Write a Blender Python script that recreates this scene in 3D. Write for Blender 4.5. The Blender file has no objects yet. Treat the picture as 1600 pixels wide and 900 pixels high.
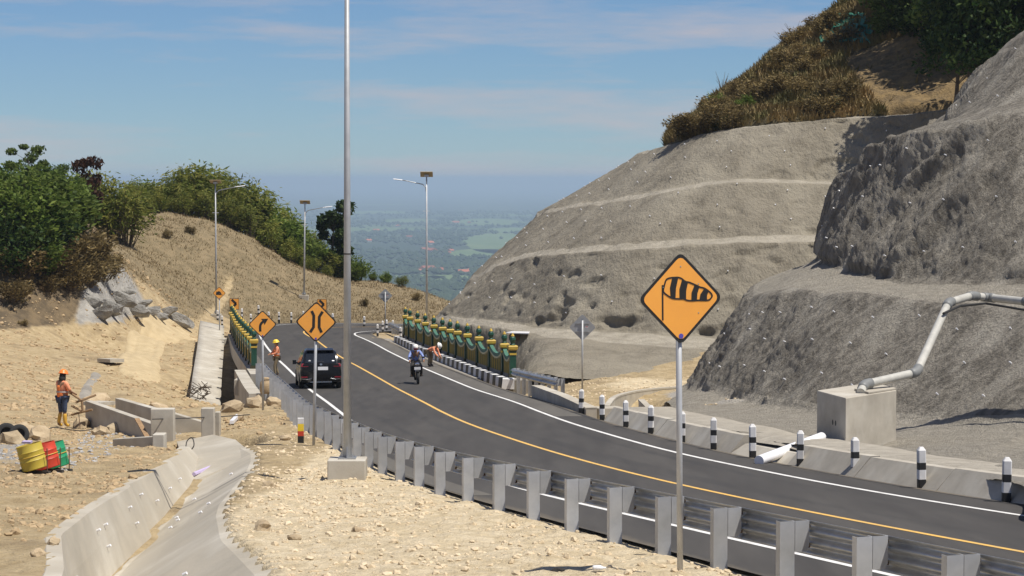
import bpy, math, random
import numpy as np
from mathutils import Vector, Matrix, Euler
R = math.radians
random.seed(7); RNG = np.random.default_rng(11)
S = bpy.context.scene
C = S.collection
# ------------------------------------------------------------------ camera
F = 3420.0                      # focal length in photo pixels (1600 wide)
PITCH = math.atan(170 / F)
cam = bpy.data.cameras.new('camera'); camo = bpy.data.objects.new('camera', cam); C.objects.link(camo)
cam.sensor_width = 36; cam.lens = F / 1600 * 36; cam.clip_start = .5; cam.clip_end = 200000
camo.location = (0, 0, 0); camo.rotation_euler = (math.pi / 2 - PITCH, 0, 0)
S.camera = camo
# ------------------------------------------------------------------ sky, sun, exposure
SUN = Vector((.37, -.20, .90)).normalized()          # towards the sun
W = bpy.data.worlds.new('World'); S.world = W; W.use_nodes = True
wn = W.node_tree.nodes; wl = W.node_tree.links
for n in list(wn): wn.remove(n)
def wnode(t, **k):
    n = wn.new(t)
    for a, b in k.items(): setattr(n, a, b)
    return n
out = wnode('ShaderNodeOutputWorld'); bg = wnode('ShaderNodeBackground')
sky = wnode('ShaderNodeTexSky', sky_type='NISHITA', sun_disc=False)
sky.sun_elevation = math.asin(SUN.z); sky.sun_rotation = math.atan2(SUN.x, SUN.y)
sky.altitude = 1500; sky.air_density = 1.0; sky.dust_density = 0.0; sky.ozone_density = 3.0
bg.inputs['Strength'].default_value = .078
tc = wnode('ShaderNodeTexCoord')
mp = wnode('ShaderNodeMapping'); mp.inputs['Scale'].default_value = (5.0, 3.0, 42.0); mp.inputs['Location'].default_value = (1.3, 0, .55)
mp.inputs['Rotation'].default_value = (0, R(3), 0)
ns = wnode('ShaderNodeTexNoise'); ns.inputs['Scale'].default_value = 1.0; ns.inputs['Detail'].default_value = 7; ns.inputs['Roughness'].default_value = .62
rp = wnode('ShaderNodeValToRGB'); rp.color_ramp.elements[0].position = .47; rp.color_ramp.elements[1].position = .74
rp.color_ramp.elements[1].color = (.85, .85, .85, 1)
mx = wnode('ShaderNodeMix', data_type='RGBA'); mx.inputs['B'].default_value = (6.6, 5.9, 6.1, 1)
tint = wnode('ShaderNodeMix', data_type='RGBA', blend_type='MULTIPLY'); tint.inputs['Factor'].default_value = 1; tint.inputs['B'].default_value = (.58, .765, 1.0, 1)
hs = wnode('ShaderNodeHueSaturation'); hs.inputs['Saturation'].default_value = .92; hs.inputs['Value'].default_value = 1.0
wl.new(tc.outputs['Generated'], mp.inputs['Vector']); wl.new(mp.outputs['Vector'], ns.inputs['Vector'])
wl.new(ns.outputs['Fac'], rp.inputs['Fac']); wl.new(rp.outputs['Color'], mx.inputs['Factor'])
wl.new(sky.outputs['Color'], hs.inputs['Color']); wl.new(hs.outputs['Color'], tint.inputs['A']); wl.new(tint.outputs['Result'], mx.inputs['A'])
wl.new(mx.outputs['Result'], bg.inputs['Color']); wl.new(bg.outputs['Background'], out.inputs['Surface'])
sl = bpy.data.lights.new('sun', 'SUN'); slo = bpy.data.objects.new('sun', sl); C.objects.link(slo)
sl.energy = 5.0; sl.angle = R(.53); sl.color = (1, .945, .86)
slo.rotation_euler = SUN.to_track_quat('Z', 'Y').to_euler(); slo.location = (60, -20, 120)
S.view_settings.view_transform = 'Standard'; S.view_settings.look = 'None'
S.view_settings.gamma = 1; S.view_settings.exposure = 0.1; S.view_settings.use_curve_mapping = False
S.render.engine = 'CYCLES'
S.cycles.use_denoising = True
S.cycles.max_bounces = 6; S.cycles.volume_bounces = 1; S.cycles.transparent_max_bounces = 12

# ------------------------------------------------------------------ pixels and levels
_cy = lambda y: (450 - y) / F
def px(x, y, Y):
    k = Y / (math.cos(PITCH) + _cy(y) * math.sin(PITCH))
    return Vector(((x - 800) / F * k, Y, k * (-math.sin(PITCH) + _cy(y) * math.cos(PITCH))))
_ZY = [-20, 0, 20, 27.9, 34.6, 47, 70, 92, 130, 171, 220, 400]; _ZZ = [-2, -3.2, -4.45, -4.98, -5.48, -6.35, -7.72, -8.85, -10.2, -11.2, -12.0, -12.0]
_yy = np.arange(-20, 400, .5); _zz = np.interp(_yy, _ZY, _ZZ)
_k = np.hanning(25); _k /= _k.sum(); _zz = np.convolve(np.pad(_zz, 12, mode='edge'), _k, mode='valid')
def zr(Y): return np.interp(Y, _yy, _zz)             # level of the road at depth Y
def gnd(x, y, dz=0.0):                               # where the pixel's ray meets road level + dz
    Ys = np.arange(15, 300, .05)
    k = Ys / (math.cos(PITCH) + _cy(y) * math.sin(PITCH))
    z = k * (-math.sin(PITCH) + _cy(y) * math.cos(PITCH))
    i = int(np.argmax(z - zr(Ys) - dz < 0)); return px(x, y, float(Ys[i]))

# ------------------------------------------------------------------ noise
def _h(i, j, k):
    n = (i.astype(np.int64) * 374761393 + j.astype(np.int64) * 668265263 + k.astype(np.int64) * 1274126177) & 0x7fffffff
    n = ((n ^ (n >> 13)) * 1274126177) & 0x7fffffff
    return ((n ^ (n >> 16)) & 0xffff) / 65535.0
def vnoise(x, y, z):
    x, y, z = np.broadcast_arrays(np.asarray(x, float), np.asarray(y, float), np.asarray(z, float))
    i, j, k = np.floor(x), np.floor(y), np.floor(z); u, v, w = x - i, y - j, z - k
    u = u * u * (3 - 2 * u); v = v * v * (3 - 2 * v); w = w * w * (3 - 2 * w)
    r = 0
    for a in (0, 1):
        for b in (0, 1):
            for c in (0, 1):
                r = r + _h(i + a, j + b, k + c) * (u if a else 1 - u) * (v if b else 1 - v) * (w if c else 1 - w)
    return r
def fbm(x, y, z=0.0, o=4, g=.5):
    s = 0; a = 1; t = 0
    for q in range(o):
        x, y, z = .36 * x + .48 * y - .8 * z, -.8 * x + .6 * y, .48 * x + .64 * y + .6 * z
        s = s + a * (vnoise(x * 2 ** q + 17.3 * q, y * 2 ** q + 5.1 * q, z * 2 ** q + 9.7 * q) * 2 - 1); t += a; a *= g
    return s / t
def sm(a, b, x):
    t = np.clip((x - a) / (b - a), 0, 1); return t * t * (3 - 2 * t)

# ------------------------------------------------------------------ materials
MATS = {}
def mat(name, col, rough=.8, col2=None, scale=3.0, detail=6, bump=0.0, bscale=None, metal=0.0, spec=.5, lo=.35, hi=.65,
        col3=None, scale3=.5, lo3=.5, hi3=.7, coat=0.0, stretch=None, emit=None, bdist=.05, var=0.0, attrs=()):
    """noise-mixed principled material; attrs = [(attribute, colour, colour2)] blends in further ground kinds"""
    m = bpy.data.materials.new(name); m.use_nodes = True; nt = m.node_tree; N = nt.nodes; L = nt.links
    b = N['Principled BSDF']; b.inputs['Roughness'].default_value = rough; b.inputs['Metallic'].default_value = metal
    b.inputs['Specular IOR Level'].default_value = spec; b.inputs['Coat Weight'].default_value = coat
    b.inputs['Base Color'].default_value = (*col, 1)
    geo = N.new('ShaderNodeNewGeometry'); vec = geo.outputs['Position']
    if stretch:
        q = N.new('ShaderNodeMapping'); q.inputs['Scale'].default_value = stretch; L.new(vec, q.inputs['Vector']); vec = q.outputs['Vector']
    def noise(sc, dt=detail, ro=.6):
        n = N.new('ShaderNodeTexNoise'); n.inputs['Scale'].default_value = sc; n.inputs['Detail'].default_value = dt; n.inputs['Roughness'].default_value = ro
        L.new(vec, n.inputs['Vector']); return n.outputs['Fac']
    def ramp(s, a, c):
        r = N.new('ShaderNodeMapRange'); r.inputs['From Min'].default_value = a; r.inputs['From Max'].default_value = c; r.clamp = True
        L.new(s, r.inputs['Value']); return r.outputs['Result']
    def mix(f, a, c):
        x = N.new('ShaderNodeMix'); x.data_type = 'RGBA'; L.new(f, x.inputs['Factor'])
        for s, v in (('A', a), ('B', c)):
            if isinstance(v, tuple): x.inputs[s].default_value = (*v, 1)
            else: L.new(v, x.inputs[s])
        return x.outputs['Result']
    cur = None
    if col2:
        f1 = ramp(noise(scale), lo, hi); cur = mix(f1, tuple(col), tuple(col2))
    if col3:
        cur = mix(ramp(noise(scale3), lo3, hi3), cur if cur else tuple(col), tuple(col3))
    for an, ca, cb, sc in attrs:
        at = N.new('ShaderNodeAttribute'); at.attribute_name = an
        kind = mix(ramp(noise(sc), .38, .62), tuple(ca), tuple(cb))
        ad = N.new('ShaderNodeMath'); ad.operation = 'MULTIPLY_ADD'; L.new(noise(1.1), ad.inputs[0]); ad.inputs[1].default_value = .9; ad.inputs[2].default_value = -.45
        a2 = N.new('ShaderNodeMath'); a2.operation = 'ADD'; L.new(ad.outputs[0], a2.inputs[0]); L.new(at.outputs['Fac'], a2.inputs[1])
        cur = mix(ramp(a2.outputs[0], .35, .65), cur if cur else tuple(col), kind)
    if var:
        oi = N.new('ShaderNodeObjectInfo'); hv = N.new('ShaderNodeHueSaturation')
        r = N.new('ShaderNodeMapRange'); r.inputs['To Min'].default_value = 1 - var; r.inputs['To Max'].default_value = 1 + var
        L.new(oi.outputs['Random'], r.inputs['Value']); L.new(r.outputs['Result'], hv.inputs['Value'])
        if cur: L.new(cur, hv.inputs['Color'])
        else: hv.inputs['Color'].default_value = (*col, 1)
        cur = hv.outputs['Color']
    if cur: L.new(cur, b.inputs['Base Color'])
    if bump:
        bp = N.new('ShaderNodeBump'); bp.inputs['Strength'].default_value = bump; bp.inputs['Distance'].default_value = bdist
        L.new(noise(bscale or scale * 4, 8, .65), bp.inputs['Height']); L.new(bp.outputs['Normal'], b.inputs['Normal'])
    if emit: b.inputs['Emission Color'].default_value = (*emit, 1); b.inputs['Emission Strength'].default_value = 1
    MATS[name] = m; return m
def leafmat(name, c1, c2, c3, trans=.35):
    m = bpy.data.materials.new(name); m.use_nodes = True; nt = m.node_tree; N = nt.nodes; L = nt.links
    b = N['Principled BSDF']; b.inputs['Roughness'].default_value = .6; b.inputs['Specular IOR Level'].default_value = .25
    g = N.new('ShaderNodeNewGeometry'); oi = N.new('ShaderNodeObjectInfo')
    n = N.new('ShaderNodeTexNoise'); n.inputs['Scale'].default_value = 1.1; n.inputs['Detail'].default_value = 4; L.new(g.outputs['Position'], n.inputs['Vector'])
    r = N.new('ShaderNodeValToRGB'); e = r.color_ramp.elements; e[0].position = .3; e[1].position = .7
    e[0].color = (*c1, 1); e[1].color = (*c3, 1); q = e.new(.5); q.color = (*c2, 1)
    ad = N.new('ShaderNodeMath'); ad.operation = 'MULTIPLY_ADD'; L.new(g.outputs['Random Per Island'], ad.inputs[0]); ad.inputs[1].default_value = .5; ad.inputs[2].default_value = -.25
    a2 = N.new('ShaderNodeMath'); a2.operation = 'ADD'; L.new(ad.outputs[0], a2.inputs[0]); L.new(n.outputs['Fac'], a2.inputs[1]); L.new(a2.outputs[0], r.inputs['Fac'])
    hv = N.new('ShaderNodeHueSaturation'); mr = N.new('ShaderNodeMapRange'); mr.inputs['To Min'].default_value = .75; mr.inputs['To Max'].default_value = 1.2
    L.new(oi.outputs['Random'], mr.inputs['Value']); L.new(mr.outputs['Result'], hv.inputs['Value']); L.new(r.outputs['Color'], hv.inputs['Color'])
    L.new(hv.outputs['Color'], b.inputs['Base Color'])
    t = N.new('ShaderNodeBsdfTranslucent'); L.new(hv.outputs['Color'], t.inputs['Color'])
    ms = N.new('ShaderNodeMixShader'); ms.inputs['Fac'].default_value = trans; o = N['Material Output']
    L.new(b.outputs[0], ms.inputs[1]); L.new(t.outputs[0], ms.inputs[2]); L.new(ms.outputs[0], o.inputs['Surface'])
    MATS[name] = m; return m

# ------------------------------------------------------------------ mesh building
def link(name, me, parent=None):
    o = bpy.data.objects.new(name, me); C.objects.link(o)
    if parent is not None: o.parent = parent
    return o
def tag(o, label=None, cat=None, group=None, kind=None):
    if label: o['label'] = label
    if cat: o['category'] = cat
    if group: o['group'] = group
    if kind: o['kind'] = kind
    return o
def empty(name, loc=(0, 0, 0), rz=0.0, label=None, cat=None, group=None):
    o = bpy.data.objects.new(name, None); C.objects.link(o); o.location = loc; o.rotation_euler = (0, 0, rz); o.empty_display_size = .2
    return tag(o, label, cat, group)
def kids(o): return [c for c in bpy.data.objects if c.parent == o]
def copy_tree(o, loc=None, rz=None, sc=None, label=None, parent=None):
    c = o.copy(); C.objects.link(c); c.parent = parent
    if loc is not None: c.location = loc
    if rz is not None: c.rotation_euler = (0, 0, rz)
    if sc is not None: c.scale = sc if hasattr(sc, '__len__') else (sc, sc, sc)
    if label: c['label'] = label
    for k in TREE.get(o.name, None) or kids(o): copy_tree(k, parent=c)
    return c
TREE = {}
class MB:
    def __init__(s): s.v = []; s.f = []; s.mi = []; s.cur = 0
    def add(s, vs, fs):
        n = len(s.v); s.v += [tuple(p) for p in vs]; s.f += [tuple(i + n for i in f) for f in fs]; s.mi += [s.cur] * len(fs); return s
    def box(s, c, d, rot=None):
        hx, hy, hz = d[0] / 2, d[1] / 2, d[2] / 2
        vs = [Vector((x, y, z)) for z in (-hz, hz) for y in (-hy, hy) for x in (-hx, hx)]
        if rot is not None: M = Euler(rot).to_matrix(); vs = [M @ p for p in vs]
        return s.hexa([p + Vector(c) for p in vs])
    def hexa(s, p):  # order: z0:(x0y0,x1y0,x0y1,x1y1) z1:...
        return s.add(p, [(0, 2, 3, 1), (4, 5, 7, 6), (0, 1, 5, 4), (2, 6, 7, 3), (0, 4, 6, 2), (1, 3, 7, 5)])
    def cyl(s, p0, p1, r0, r1=None, n=12, cap=True):
        return s.tube([p0, p1], [r0, r0 if r1 is None else r1], n, cap)
    def tube(s, pts, r, n=8, cap=True):
        pts = [Vector(p) for p in pts]; m = len(pts)
        rs = r if hasattr(r, '__len__') else [r] * m
        base = len(s.v); fs = []; up = None; vs = []
        for i, p in enumerate(pts):
            d = (pts[min(i + 1, m - 1)] - pts[max(i - 1, 0)]).normalized()
            if up is None: up = d.orthogonal().normalized()
            else: up = (up - d * up.dot(d)); up = up.normalized() if up.length > 1e-6 else d.orthogonal().normalized()
            w = d.cross(up)
            for k in range(n):
                a = 2 * math.pi * k / n; vs.append(p + (up * math.cos(a) + w * math.sin(a)) * rs[i])
        for i in range(m - 1):
            for k in range(n):
                a, b = i * n + k, i * n + (k + 1) % n; fs.append((a, b, b + n, a + n))
        if cap: fs.append(tuple(reversed(range(n)))); fs.append(tuple(range((m - 1) * n, m * n)))
        return s.add(vs, fs)
    def lathe(s, prof, n=12, o=(0, 0, 0), sy=1.0):
        vs = []; fs = []
        for r, z in prof:
            for k in range(n):
                a = 2 * math.pi * k / n; vs.append((o[0] + r * math.cos(a), o[1] + r * sy * math.sin(a), o[2] + z))
        for i in range(len(prof) - 1):
            for k in range(n):
                a, b = i * n + k, i * n + (k + 1) % n; fs.append((a, b, b + n, a + n))
        fs.append(tuple(reversed(range(n)))); fs.append(tuple(range((len(prof) - 1) * n, len(prof) * n)))
        return s.add(vs, fs)
    def prism(s, poly, f0, f1):     # poly 2-D, f0/f1 map (a, b) -> point on either end
        n = len(poly); vs = [f0(a, b) for a, b in poly] + [f1(a, b) for a, b in poly]
        return s.add(vs, [tuple(range(n)), tuple(reversed(range(n, 2 * n)))] + [(i, i + n, (i + 1) % n + n, (i + 1) % n) for i in range(n)])
    def loft(s, secs, closed=True, cap=True):
        n = len(secs[0]); vs = [p for q in secs for p in q]; fs = []
        for i in range(len(secs) - 1):
            for k in range(n if closed else n - 1):
                a, b = i * n + k, i * n + (k + 1) % n; fs.append((a, b, b + n, a + n))
        if cap and closed: fs.append(tuple(reversed(range(n)))); fs.append(tuple(range((len(secs) - 1) * n, len(secs) * n)))
        return s.add(vs, fs)
    def mesh(s, name, mats, smooth=False):
        me = bpy.data.meshes.new(name); me.from_pydata([tuple(p) for p in s.v], [], s.f)
        for m in (mats if isinstance(mats, (list, tuple)) else [mats]): me.materials.append(MATS[m] if isinstance(m, str) else m)
        if any(s.mi): me.polygons.foreach_set('material_index', s.mi)
        import bmesh
        b = bmesh.new(); b.from_mesh(me); bmesh.ops.recalc_face_normals(b, faces=b.faces); b.to_mesh(me); b.free()
        if smooth: me.polygons.foreach_set('use_smooth', [True] * len(me.polygons)); 
        return me
    def build(s, name, mats, parent=None, smooth=False, world=False, bevel=0, angle=None):
        if world and parent is not None:
            M = (Matrix.Translation(parent.location) @ parent.rotation_euler.to_matrix().to_4x4()).inverted(); s.v = [tuple(M @ Vector(p)) for p in s.v]
        o = link(name, s.mesh(name, mats, smooth or angle), parent)
        if bevel:
            b = o.modifiers.new('bevel', 'BEVEL'); b.width = bevel; b.segments = 2; b.limit_method = 'ANGLE'
        if angle:
            o.data.set_sharp_from_angle(angle=R(angle))
        return o
def npmesh(name, v, f, mats, parent=None, smooth=False, mi=None, kind=None):
    """v (n,3) and f (m,3|4) numpy arrays"""
    me = bpy.data.meshes.new(name); k = f.shape[1]
    me.vertices.add(len(v)); me.vertices.foreach_set('co', np.ascontiguousarray(v, np.float32).ravel())
    me.loops.add(f.size); me.loops.foreach_set('vertex_index', np.ascontiguousarray(f, np.int32).ravel())
    me.polygons.add(len(f)); me.polygons.foreach_set('loop_start', np.arange(0, f.size, k, dtype=np.int32))
    me.polygons.foreach_set('loop_total', np.full(len(f), k, np.int32))
    for m in (mats if isinstance(mats, (list, tuple)) else [mats]): me.materials.append(MATS[m])
    if mi is not None: me.polygons.foreach_set('material_index', np.ascontiguousarray(mi, np.int32))
    me.polygons.foreach_set('use_smooth', np.full(len(f), bool(smooth)))
    me.update(calc_edges=True); me.validate()
    o = link(name, me, parent)
    if kind: o['kind'] = kind
    return o
def gridfaces(nr, nc):
    i = np.arange(nr - 1)[:, None] * nc + np.arange(nc - 1)[None, :]; i = i.ravel()
    return np.stack([i, i + 1, i + 1 + nc, i + nc], 1)
def spline(P, n):                 # Catmull-Rom through P, n samples per span
    P = [np.array(p, float) for p in P]; P = [2 * P[0] - P[1]] + P + [2 * P[-1] - P[-2]]; o = []
    for i in range(1, len(P) - 2):
        for t in np.linspace(0, 1, n, endpoint=False):
            a, b, c, d = P[i - 1:i + 3]
            o.append(.5 * (2 * b + (c - a) * t + (2 * a - 5 * b + 4 * c - d) * t * t + (3 * b - a - 3 * c + d) * t ** 3))
    o.append(P[-2]); return np.array(o)
def resample(P, n):
    P = np.asarray(P); d = np.r_[0, np.cumsum(np.linalg.norm(np.diff(P, axis=0), axis=1))]
    t = np.linspace(0, d[-1], n); return np.stack([np.interp(t, d, P[:, k]) for k in range(P.shape[1])], 1)

# ------------------------------------------------------------------ palette
mat('dirt', (.37, .275, .145), .95, (.51, .40, .235), 2.2, bump=1.0, bscale=7, bdist=.14, lo=.35, hi=.65, col3=(.29, .215, .12), scale3=.6, lo3=.5, hi3=.68,
    attrs=[('pale', (.59, .475, .295), (.72, .605, .415), 3.0), ('grass', (.27, .205, .115), (.18, .14, .075), 1.3), ('rock', (.42, .40, .36), (.26, .245, .22), 1.1), ('soil', (.20, .145, .08), (.10, .075, .045), 1.2), ('grey', (.40, .37, .32), (.32, .30, .27), 4.0)])
mat('asphalt', (.048, .044, .040), .85, (.064, .059, .053), 1.6, attrs=[('path', (.038, .036, .034), (.050, .047, .043), .8), ('dusty', (.17, .14, .10), (.115, .10, .078), 2.0)], stretch=(1, .10, 1), bump=.35, bscale=60, bdist=.01, col3=(.084, .077, .068), scale3=.4, lo3=.5, hi3=.8, spec=.4)
mat('white_paint', (.78, .77, .74), .6, (.50, .48, .45), 3.5, lo=.5, hi=.78)
mat('worn_asphalt', (.095, .087, .075), .9, (.125, .115, .098), 1.2, stretch=(1, .12, 1), bump=.3, bscale=50, bdist=.01)
mat('yellow_paint', (.78, .47, .11), .6, (.50, .36, .16), 3.5, lo=.45, hi=.8)
mat('black_paint', (.018, .018, .018), .5)
mat('concrete', (.47, .43, .355), .9, (.37, .335, .275), 1.6, bump=.25, bscale=25, bdist=.02, col3=(.55, .52, .45), scale3=.6, lo3=.5, hi3=.7)
mat('ditch_concrete', (.44, .395, .315), .9, (.36, .325, .26), 1.0, bump=.25, bscale=14, bdist=.03, col3=(.52, .48, .40), scale3=.5, lo3=.48, hi3=.66)
mat('old_concrete', (.34, .31, .26), .9, (.22, .20, .17), 1.1, bump=.3, bscale=18, bdist=.03)
mat('shotcrete', (.25, .221, .168), .95, (.16, .14, .104), 1.0, lo=.42, hi=.72, stretch=(1, 1, .4), attrs=[('dust', (.40, .362, .29), (.32, .287, .228), 1.5)], bump=1.0, bscale=5.5, bdist=.16, col3=(.31, .278, .215), scale3=.22, lo3=.45, hi3=.68)
mat('shotcrete_dark', (.31, .28, .228), .95, (.155, .137, .108), 3.0, lo=.38, hi=.62, bump=1.0, bscale=10.0, bdist=.24, stretch=(1, 1, .55), attrs=[('talus', (.42, .38, .31), (.31, .28, .225), 3.0)], col3=(.42, .385, .32), scale3=.45, lo3=.5, hi3=.68)
mat('galvanized', (.50, .51, .52), .42, (.40, .41, .42), 5.0, metal=.75, bump=.05, bscale=30)
mat('galvanized_dull', (.52, .53, .54), .55, (.42, .43, .44), 3.0, metal=.35, var=.12)
mat('sign_orange', (.95, .42, .07), .45, (.92, .40, .07), 6.0)
mat('sign_grey', (.40, .41, .42), .5, (.34, .35, .36), 3, metal=.3)
mat('sticker_blue', (.10, .08, .42), .5)
mat('rail_green', (.008, .055, .033), .45, (.012, .075, .045), 4)
mat('rail_gold', (.60, .41, .055), .5, (.50, .33, .05), 4)
mat('rail_dark', (.045, .04, .012), .5)
mat('rail_olive', (.27, .225, .075), .6, (.21, .18, .065), 3)
mat('swag_green', (.07, .19, .135), .6, (.05, .14, .10), 5)
mat('swag_cream', (.62, .55, .33), .6)
mat('kerb_white', (.78, .77, .76), .7, (.62, .61, .59), 3)
mat('pvc', (.54, .525, .47), .45, (.42, .41, .37), 3)
mat('pvc_white', (.82, .82, .84), .35)
mat('pvc_dark', (.20, .205, .20), .5)
mat('rubber', (.022, .022, .022), .8)
mat('black_gloss', (.008, .008, .009), .22, spec=.4, coat=.15)
mat('apron_soil', (.40, .365, .30), .95, (.30, .27, .22), 2.5, bump=.8, bscale=10, bdist=.06)
mat('outcrop', (.40, .385, .35), .95, (.22, .21, .19), 1.6, bump=1.0, bscale=5, bdist=.2)
mat('glass_dark', (.015, .017, .02), .06, spec=.8)
mat('tail_red', (.22, .012, .02), .25)
mat('chrome', (.7, .7, .72), .2, metal=1.0)
mat('white_plastic', (.8, .8, .8), .4)
mat('solar', (.36, .28, .15), .4, (.28, .22, .12), 8)
mat('solar_cell', (.02, .03, .08), .15, spec=.8)
mat('skin', (.30, .16, .09), .6)
mat('cloth_orange', (.92, .26, .06), .8, (.80, .2, .05), 12)
mat('cloth_salmon', (.92, .36, .20), .8, (.82, .30, .16), 12)
mat('cloth_grey', (.42, .36, .32), .8)
mat('cloth_navy', (.035, .05, .09), .9, (.06, .08, .14), 14)
mat('cloth_blue', (.16, .22, .52), .85, (.28, .36, .64), 9)
mat('cloth_dark', (.03, .028, .026), .9)
mat('cloth_khaki', (.22, .17, .10), .9)
mat('boot_yellow', (.72, .42, .06), .5)
mat('helmet_orange', (.92, .25, .05), .35)
mat('helmet_yellow', (.85, .62, .05), .35)
mat('helmet_white', (.85, .83, .78), .3)
mat('hair', (.012, .01, .009), .6)
mat('bin_yellow', (.50, .39, .06), .5, (.52, .40, .05), 6)
mat('bin_red', (.62, .06, .025), .5, (.5, .05, .025), 6)
mat('bin_green', (.02, .27, .12), .5)
mat('purple', (.50, .42, .62), .6)
mat('iron', (.055, .05, .045), .7)
mat('rust', (.16, .085, .045), .9, (.10, .06, .04), 12)
mat('timber', (.34, .22, .115), .85, (.24, .15, .08), 6, stretch=(1, 1, 6))
mat('sack', (.48, .36, .22), .9, (.40, .29, .17), 14, bump=.4, bscale=40)
mat('stone', (.36, .27, .165), .95, (.50, .40, .26), 2.2, bump=.6, bscale=10, var=.18)
mat('clod', (.36, .255, .14), .95, (.50, .375, .22), 1.8, bump=.3, bscale=15)
mat('gravel', (.70, .58, .40), .95, (.52, .41, .26), 2.5, bump=.3, bscale=20)
mat('grey_gravel', (.42, .41, .39), .95, (.30, .29, .28), 6)
mat('bark', (.13, .10, .07), .9, (.08, .06, .045), 8)
mat('dry_grass', (.37, .285, .16), .9, (.26, .20, .105), .5, col3=(.46, .37, .22), scale3=.2, lo3=.5, hi3=.7)
mat('dry_grass_hill', (.25, .175, .07), .9, (.13, .125, .042), .5, col3=(.36, .25, .11), scale3=.3, lo3=.5, hi3=.68)
mat('net_green', (.012, .115, .075), .7, (.02, .16, .11), 4)
mat('hill_soil', (.105, .08, .038), .95, (.07, .06, .03), .5, bump=.9, bscale=4, bdist=.3, attrs=[('bare', (.27, .185, .08), (.15, .105, .05), 1.6)])
leafmat('leaf_bamboo', (.10, .135, .02), (.21, .24, .045), (.33, .32, .075), .48)
leafmat('leaf_green', (.065, .105, .018), (.13, .19, .034), (.21, .265, .06), .45)
leafmat('leaf_dark', (.02, .045, .012), (.045, .085, .018), (.085, .125, .03), .38)
leafmat('leaf_red', (.035, .018, .012), (.075, .032, .018), (.10, .05, .025), .25)
leafmat('leaf_dry', (.10, .075, .03), (.19, .14, .055), (.29, .215, .09), .3)
mat('far_wood', (.020, .038, .016), .95, (.036, .058, .024), .004, detail=8)
mat('far_plain', (.026, .046, .020), .95, (.055, .080, .030), .0016, detail=9, lo=.42, hi=.62, col3=(.105, .16, .045), scale3=.0007, lo3=.56, hi3=.62)
mat('paddy', (.09, .15, .045), .9, (.14, .19, .065), .004)
mat('roof_tile', (.42, .13, .06), .85, (.34, .11, .06), .05, var=.25)
mat('far_wall', (.6, .56, .5), .9)
# ================================================================== THE SETTING
# ---- road edges: left line, centre line, right line by depth
_RY = [-10, 8, 18, 28, 35, 41, 47.4, 55, 65, 74, 82, 93, 110, 117, 134.4, 144]
_RL = [18.0, 11.2, 7.6, 4.43, 2.35, .57, -1.0, -2.55, -4.45, -5.8, -7.0, -8.72, -11.35, -12.45, -15.1, -16.5]
_RC = [21.5, 14.6, 11.0, 7.66, 5.6, 4.0, 2.5, .86, -.93, -2.3, -3.4, -4.97, -7.65, -8.8, -11.5, -13.0]
_RR = [25.0, 18.0, 14.3, 10.9, 8.84, 7.1, 5.57, 3.87, 2.27, 1.05, 0, -1.76, -4.5, -5.55, -8.1, -9.7]
xL = lambda Y: np.interp(Y, _RY, _RL)
xR = lambda Y: np.interp(Y, _RY, _RR)
CURVE = [  # stations of the bend past the bridge: left edge line, centre, right edge line
    ((-17.6, 152), (-14.2, 150.6), (-10.65, 149.2)), ((-18.5, 159), (-14.8, 155.6), (-10.95, 152.2)), ((-18.2, 164.6), (-14.5, 159.3), (-10.8, 154.0)),
    ((-16.6, 168.2), (-13.4, 161.8), (-10.35, 155.4)), ((-13.6, 168.8), (-11.6, 162.8), (-9.6, 156.5)), ((-9.5, 167.6), (-8.6, 162.9), (-7.6, 157.8)),
    ((-4, 166.2), (-3.8, 162.6), (-3.5, 159)), ((4, 165.4), (4, 162.4), (4, 159.4)), ((14, 165), (14, 162), (14, 159))]
def line(pts, k): return spline([(a, b) for a, b in pts], 8)
PL = line(list(zip(_RL, _RY)) + [c[0] for c in CURVE], 0)
PC = line(list(zip(_RC, _RY)) + [c[1] for c in CURVE], 0)
PR = line(list(zip(_RR, _RY)) + [c[2] for c in CURVE], 0)
def offset(P, d):
    t = np.gradient(P, axis=0); t /= np.linalg.norm(t, axis=1)[:, None]; n = np.stack([t[:, 1], -t[:, 0]], 1); return P + n * d     # + = right of travel
def ribbon(name, A, B, dz, m, parent=None, cols=2):
    t = np.linspace(0, 1, cols); P = A[:, None, :] * (1 - t)[None, :, None] + B[:, None, :] * t[None, :, None]
    z = zr(P[..., 1]) + dz; v = np.concatenate([P, z[..., None]], 2).reshape(-1, 3)
    return npmesh(name, v, gridfaces(len(A), cols)[:, ::-1], m, parent, True)
road = tag(ribbon('road', offset(PL, -1.55), offset(PR, 1.25), 0, 'asphalt', cols=30), kind='structure')
_cw = np.linspace(0, 1, 30)[None, :]; _Lm, _Rm = offset(PL, -1.55), offset(PR, 1.25); _wd = np.linalg.norm(_Rm - _Lm, axis=1)[:, None]; _lat = _cw * _wd
_dl = np.linalg.norm(PC - _Lm, axis=1)[:, None]
def attr(o, name, val):
    a = o.data.attributes.new(name, 'FLOAT', 'POINT'); a.data.foreach_set('value', np.ascontiguousarray(val, np.float32).ravel())
attr(road, 'path', .55 * sum(np.exp(-((_lat - _dl - c) / .34) ** 2) for c in (-2.5, -1.0, .9, 2.4)))
attr(road, 'dusty', .6 * np.maximum(np.exp(-_lat / .45), np.exp(-(_wd - _lat) / .4)))
for P, m, w, nm in ((PL, 'white_paint', .065, 'edge_line'), (PC, 'yellow_paint', .06, 'centre_line'), (PR, 'white_paint', .065, 'edge_line')):
    ribbon(nm, offset(P, -w), offset(P, w), .005, m, road)
ribbon('shoulder', offset(PR, .12)[70:132], offset(PR, 1.02)[70:132], .004, 'worn_asphalt', road, 4); ribbon('shoulder', offset(PL, -1.5)[40:118], offset(PL, -.95)[40:118], .004, 'worn_asphalt', road, 4)
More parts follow.
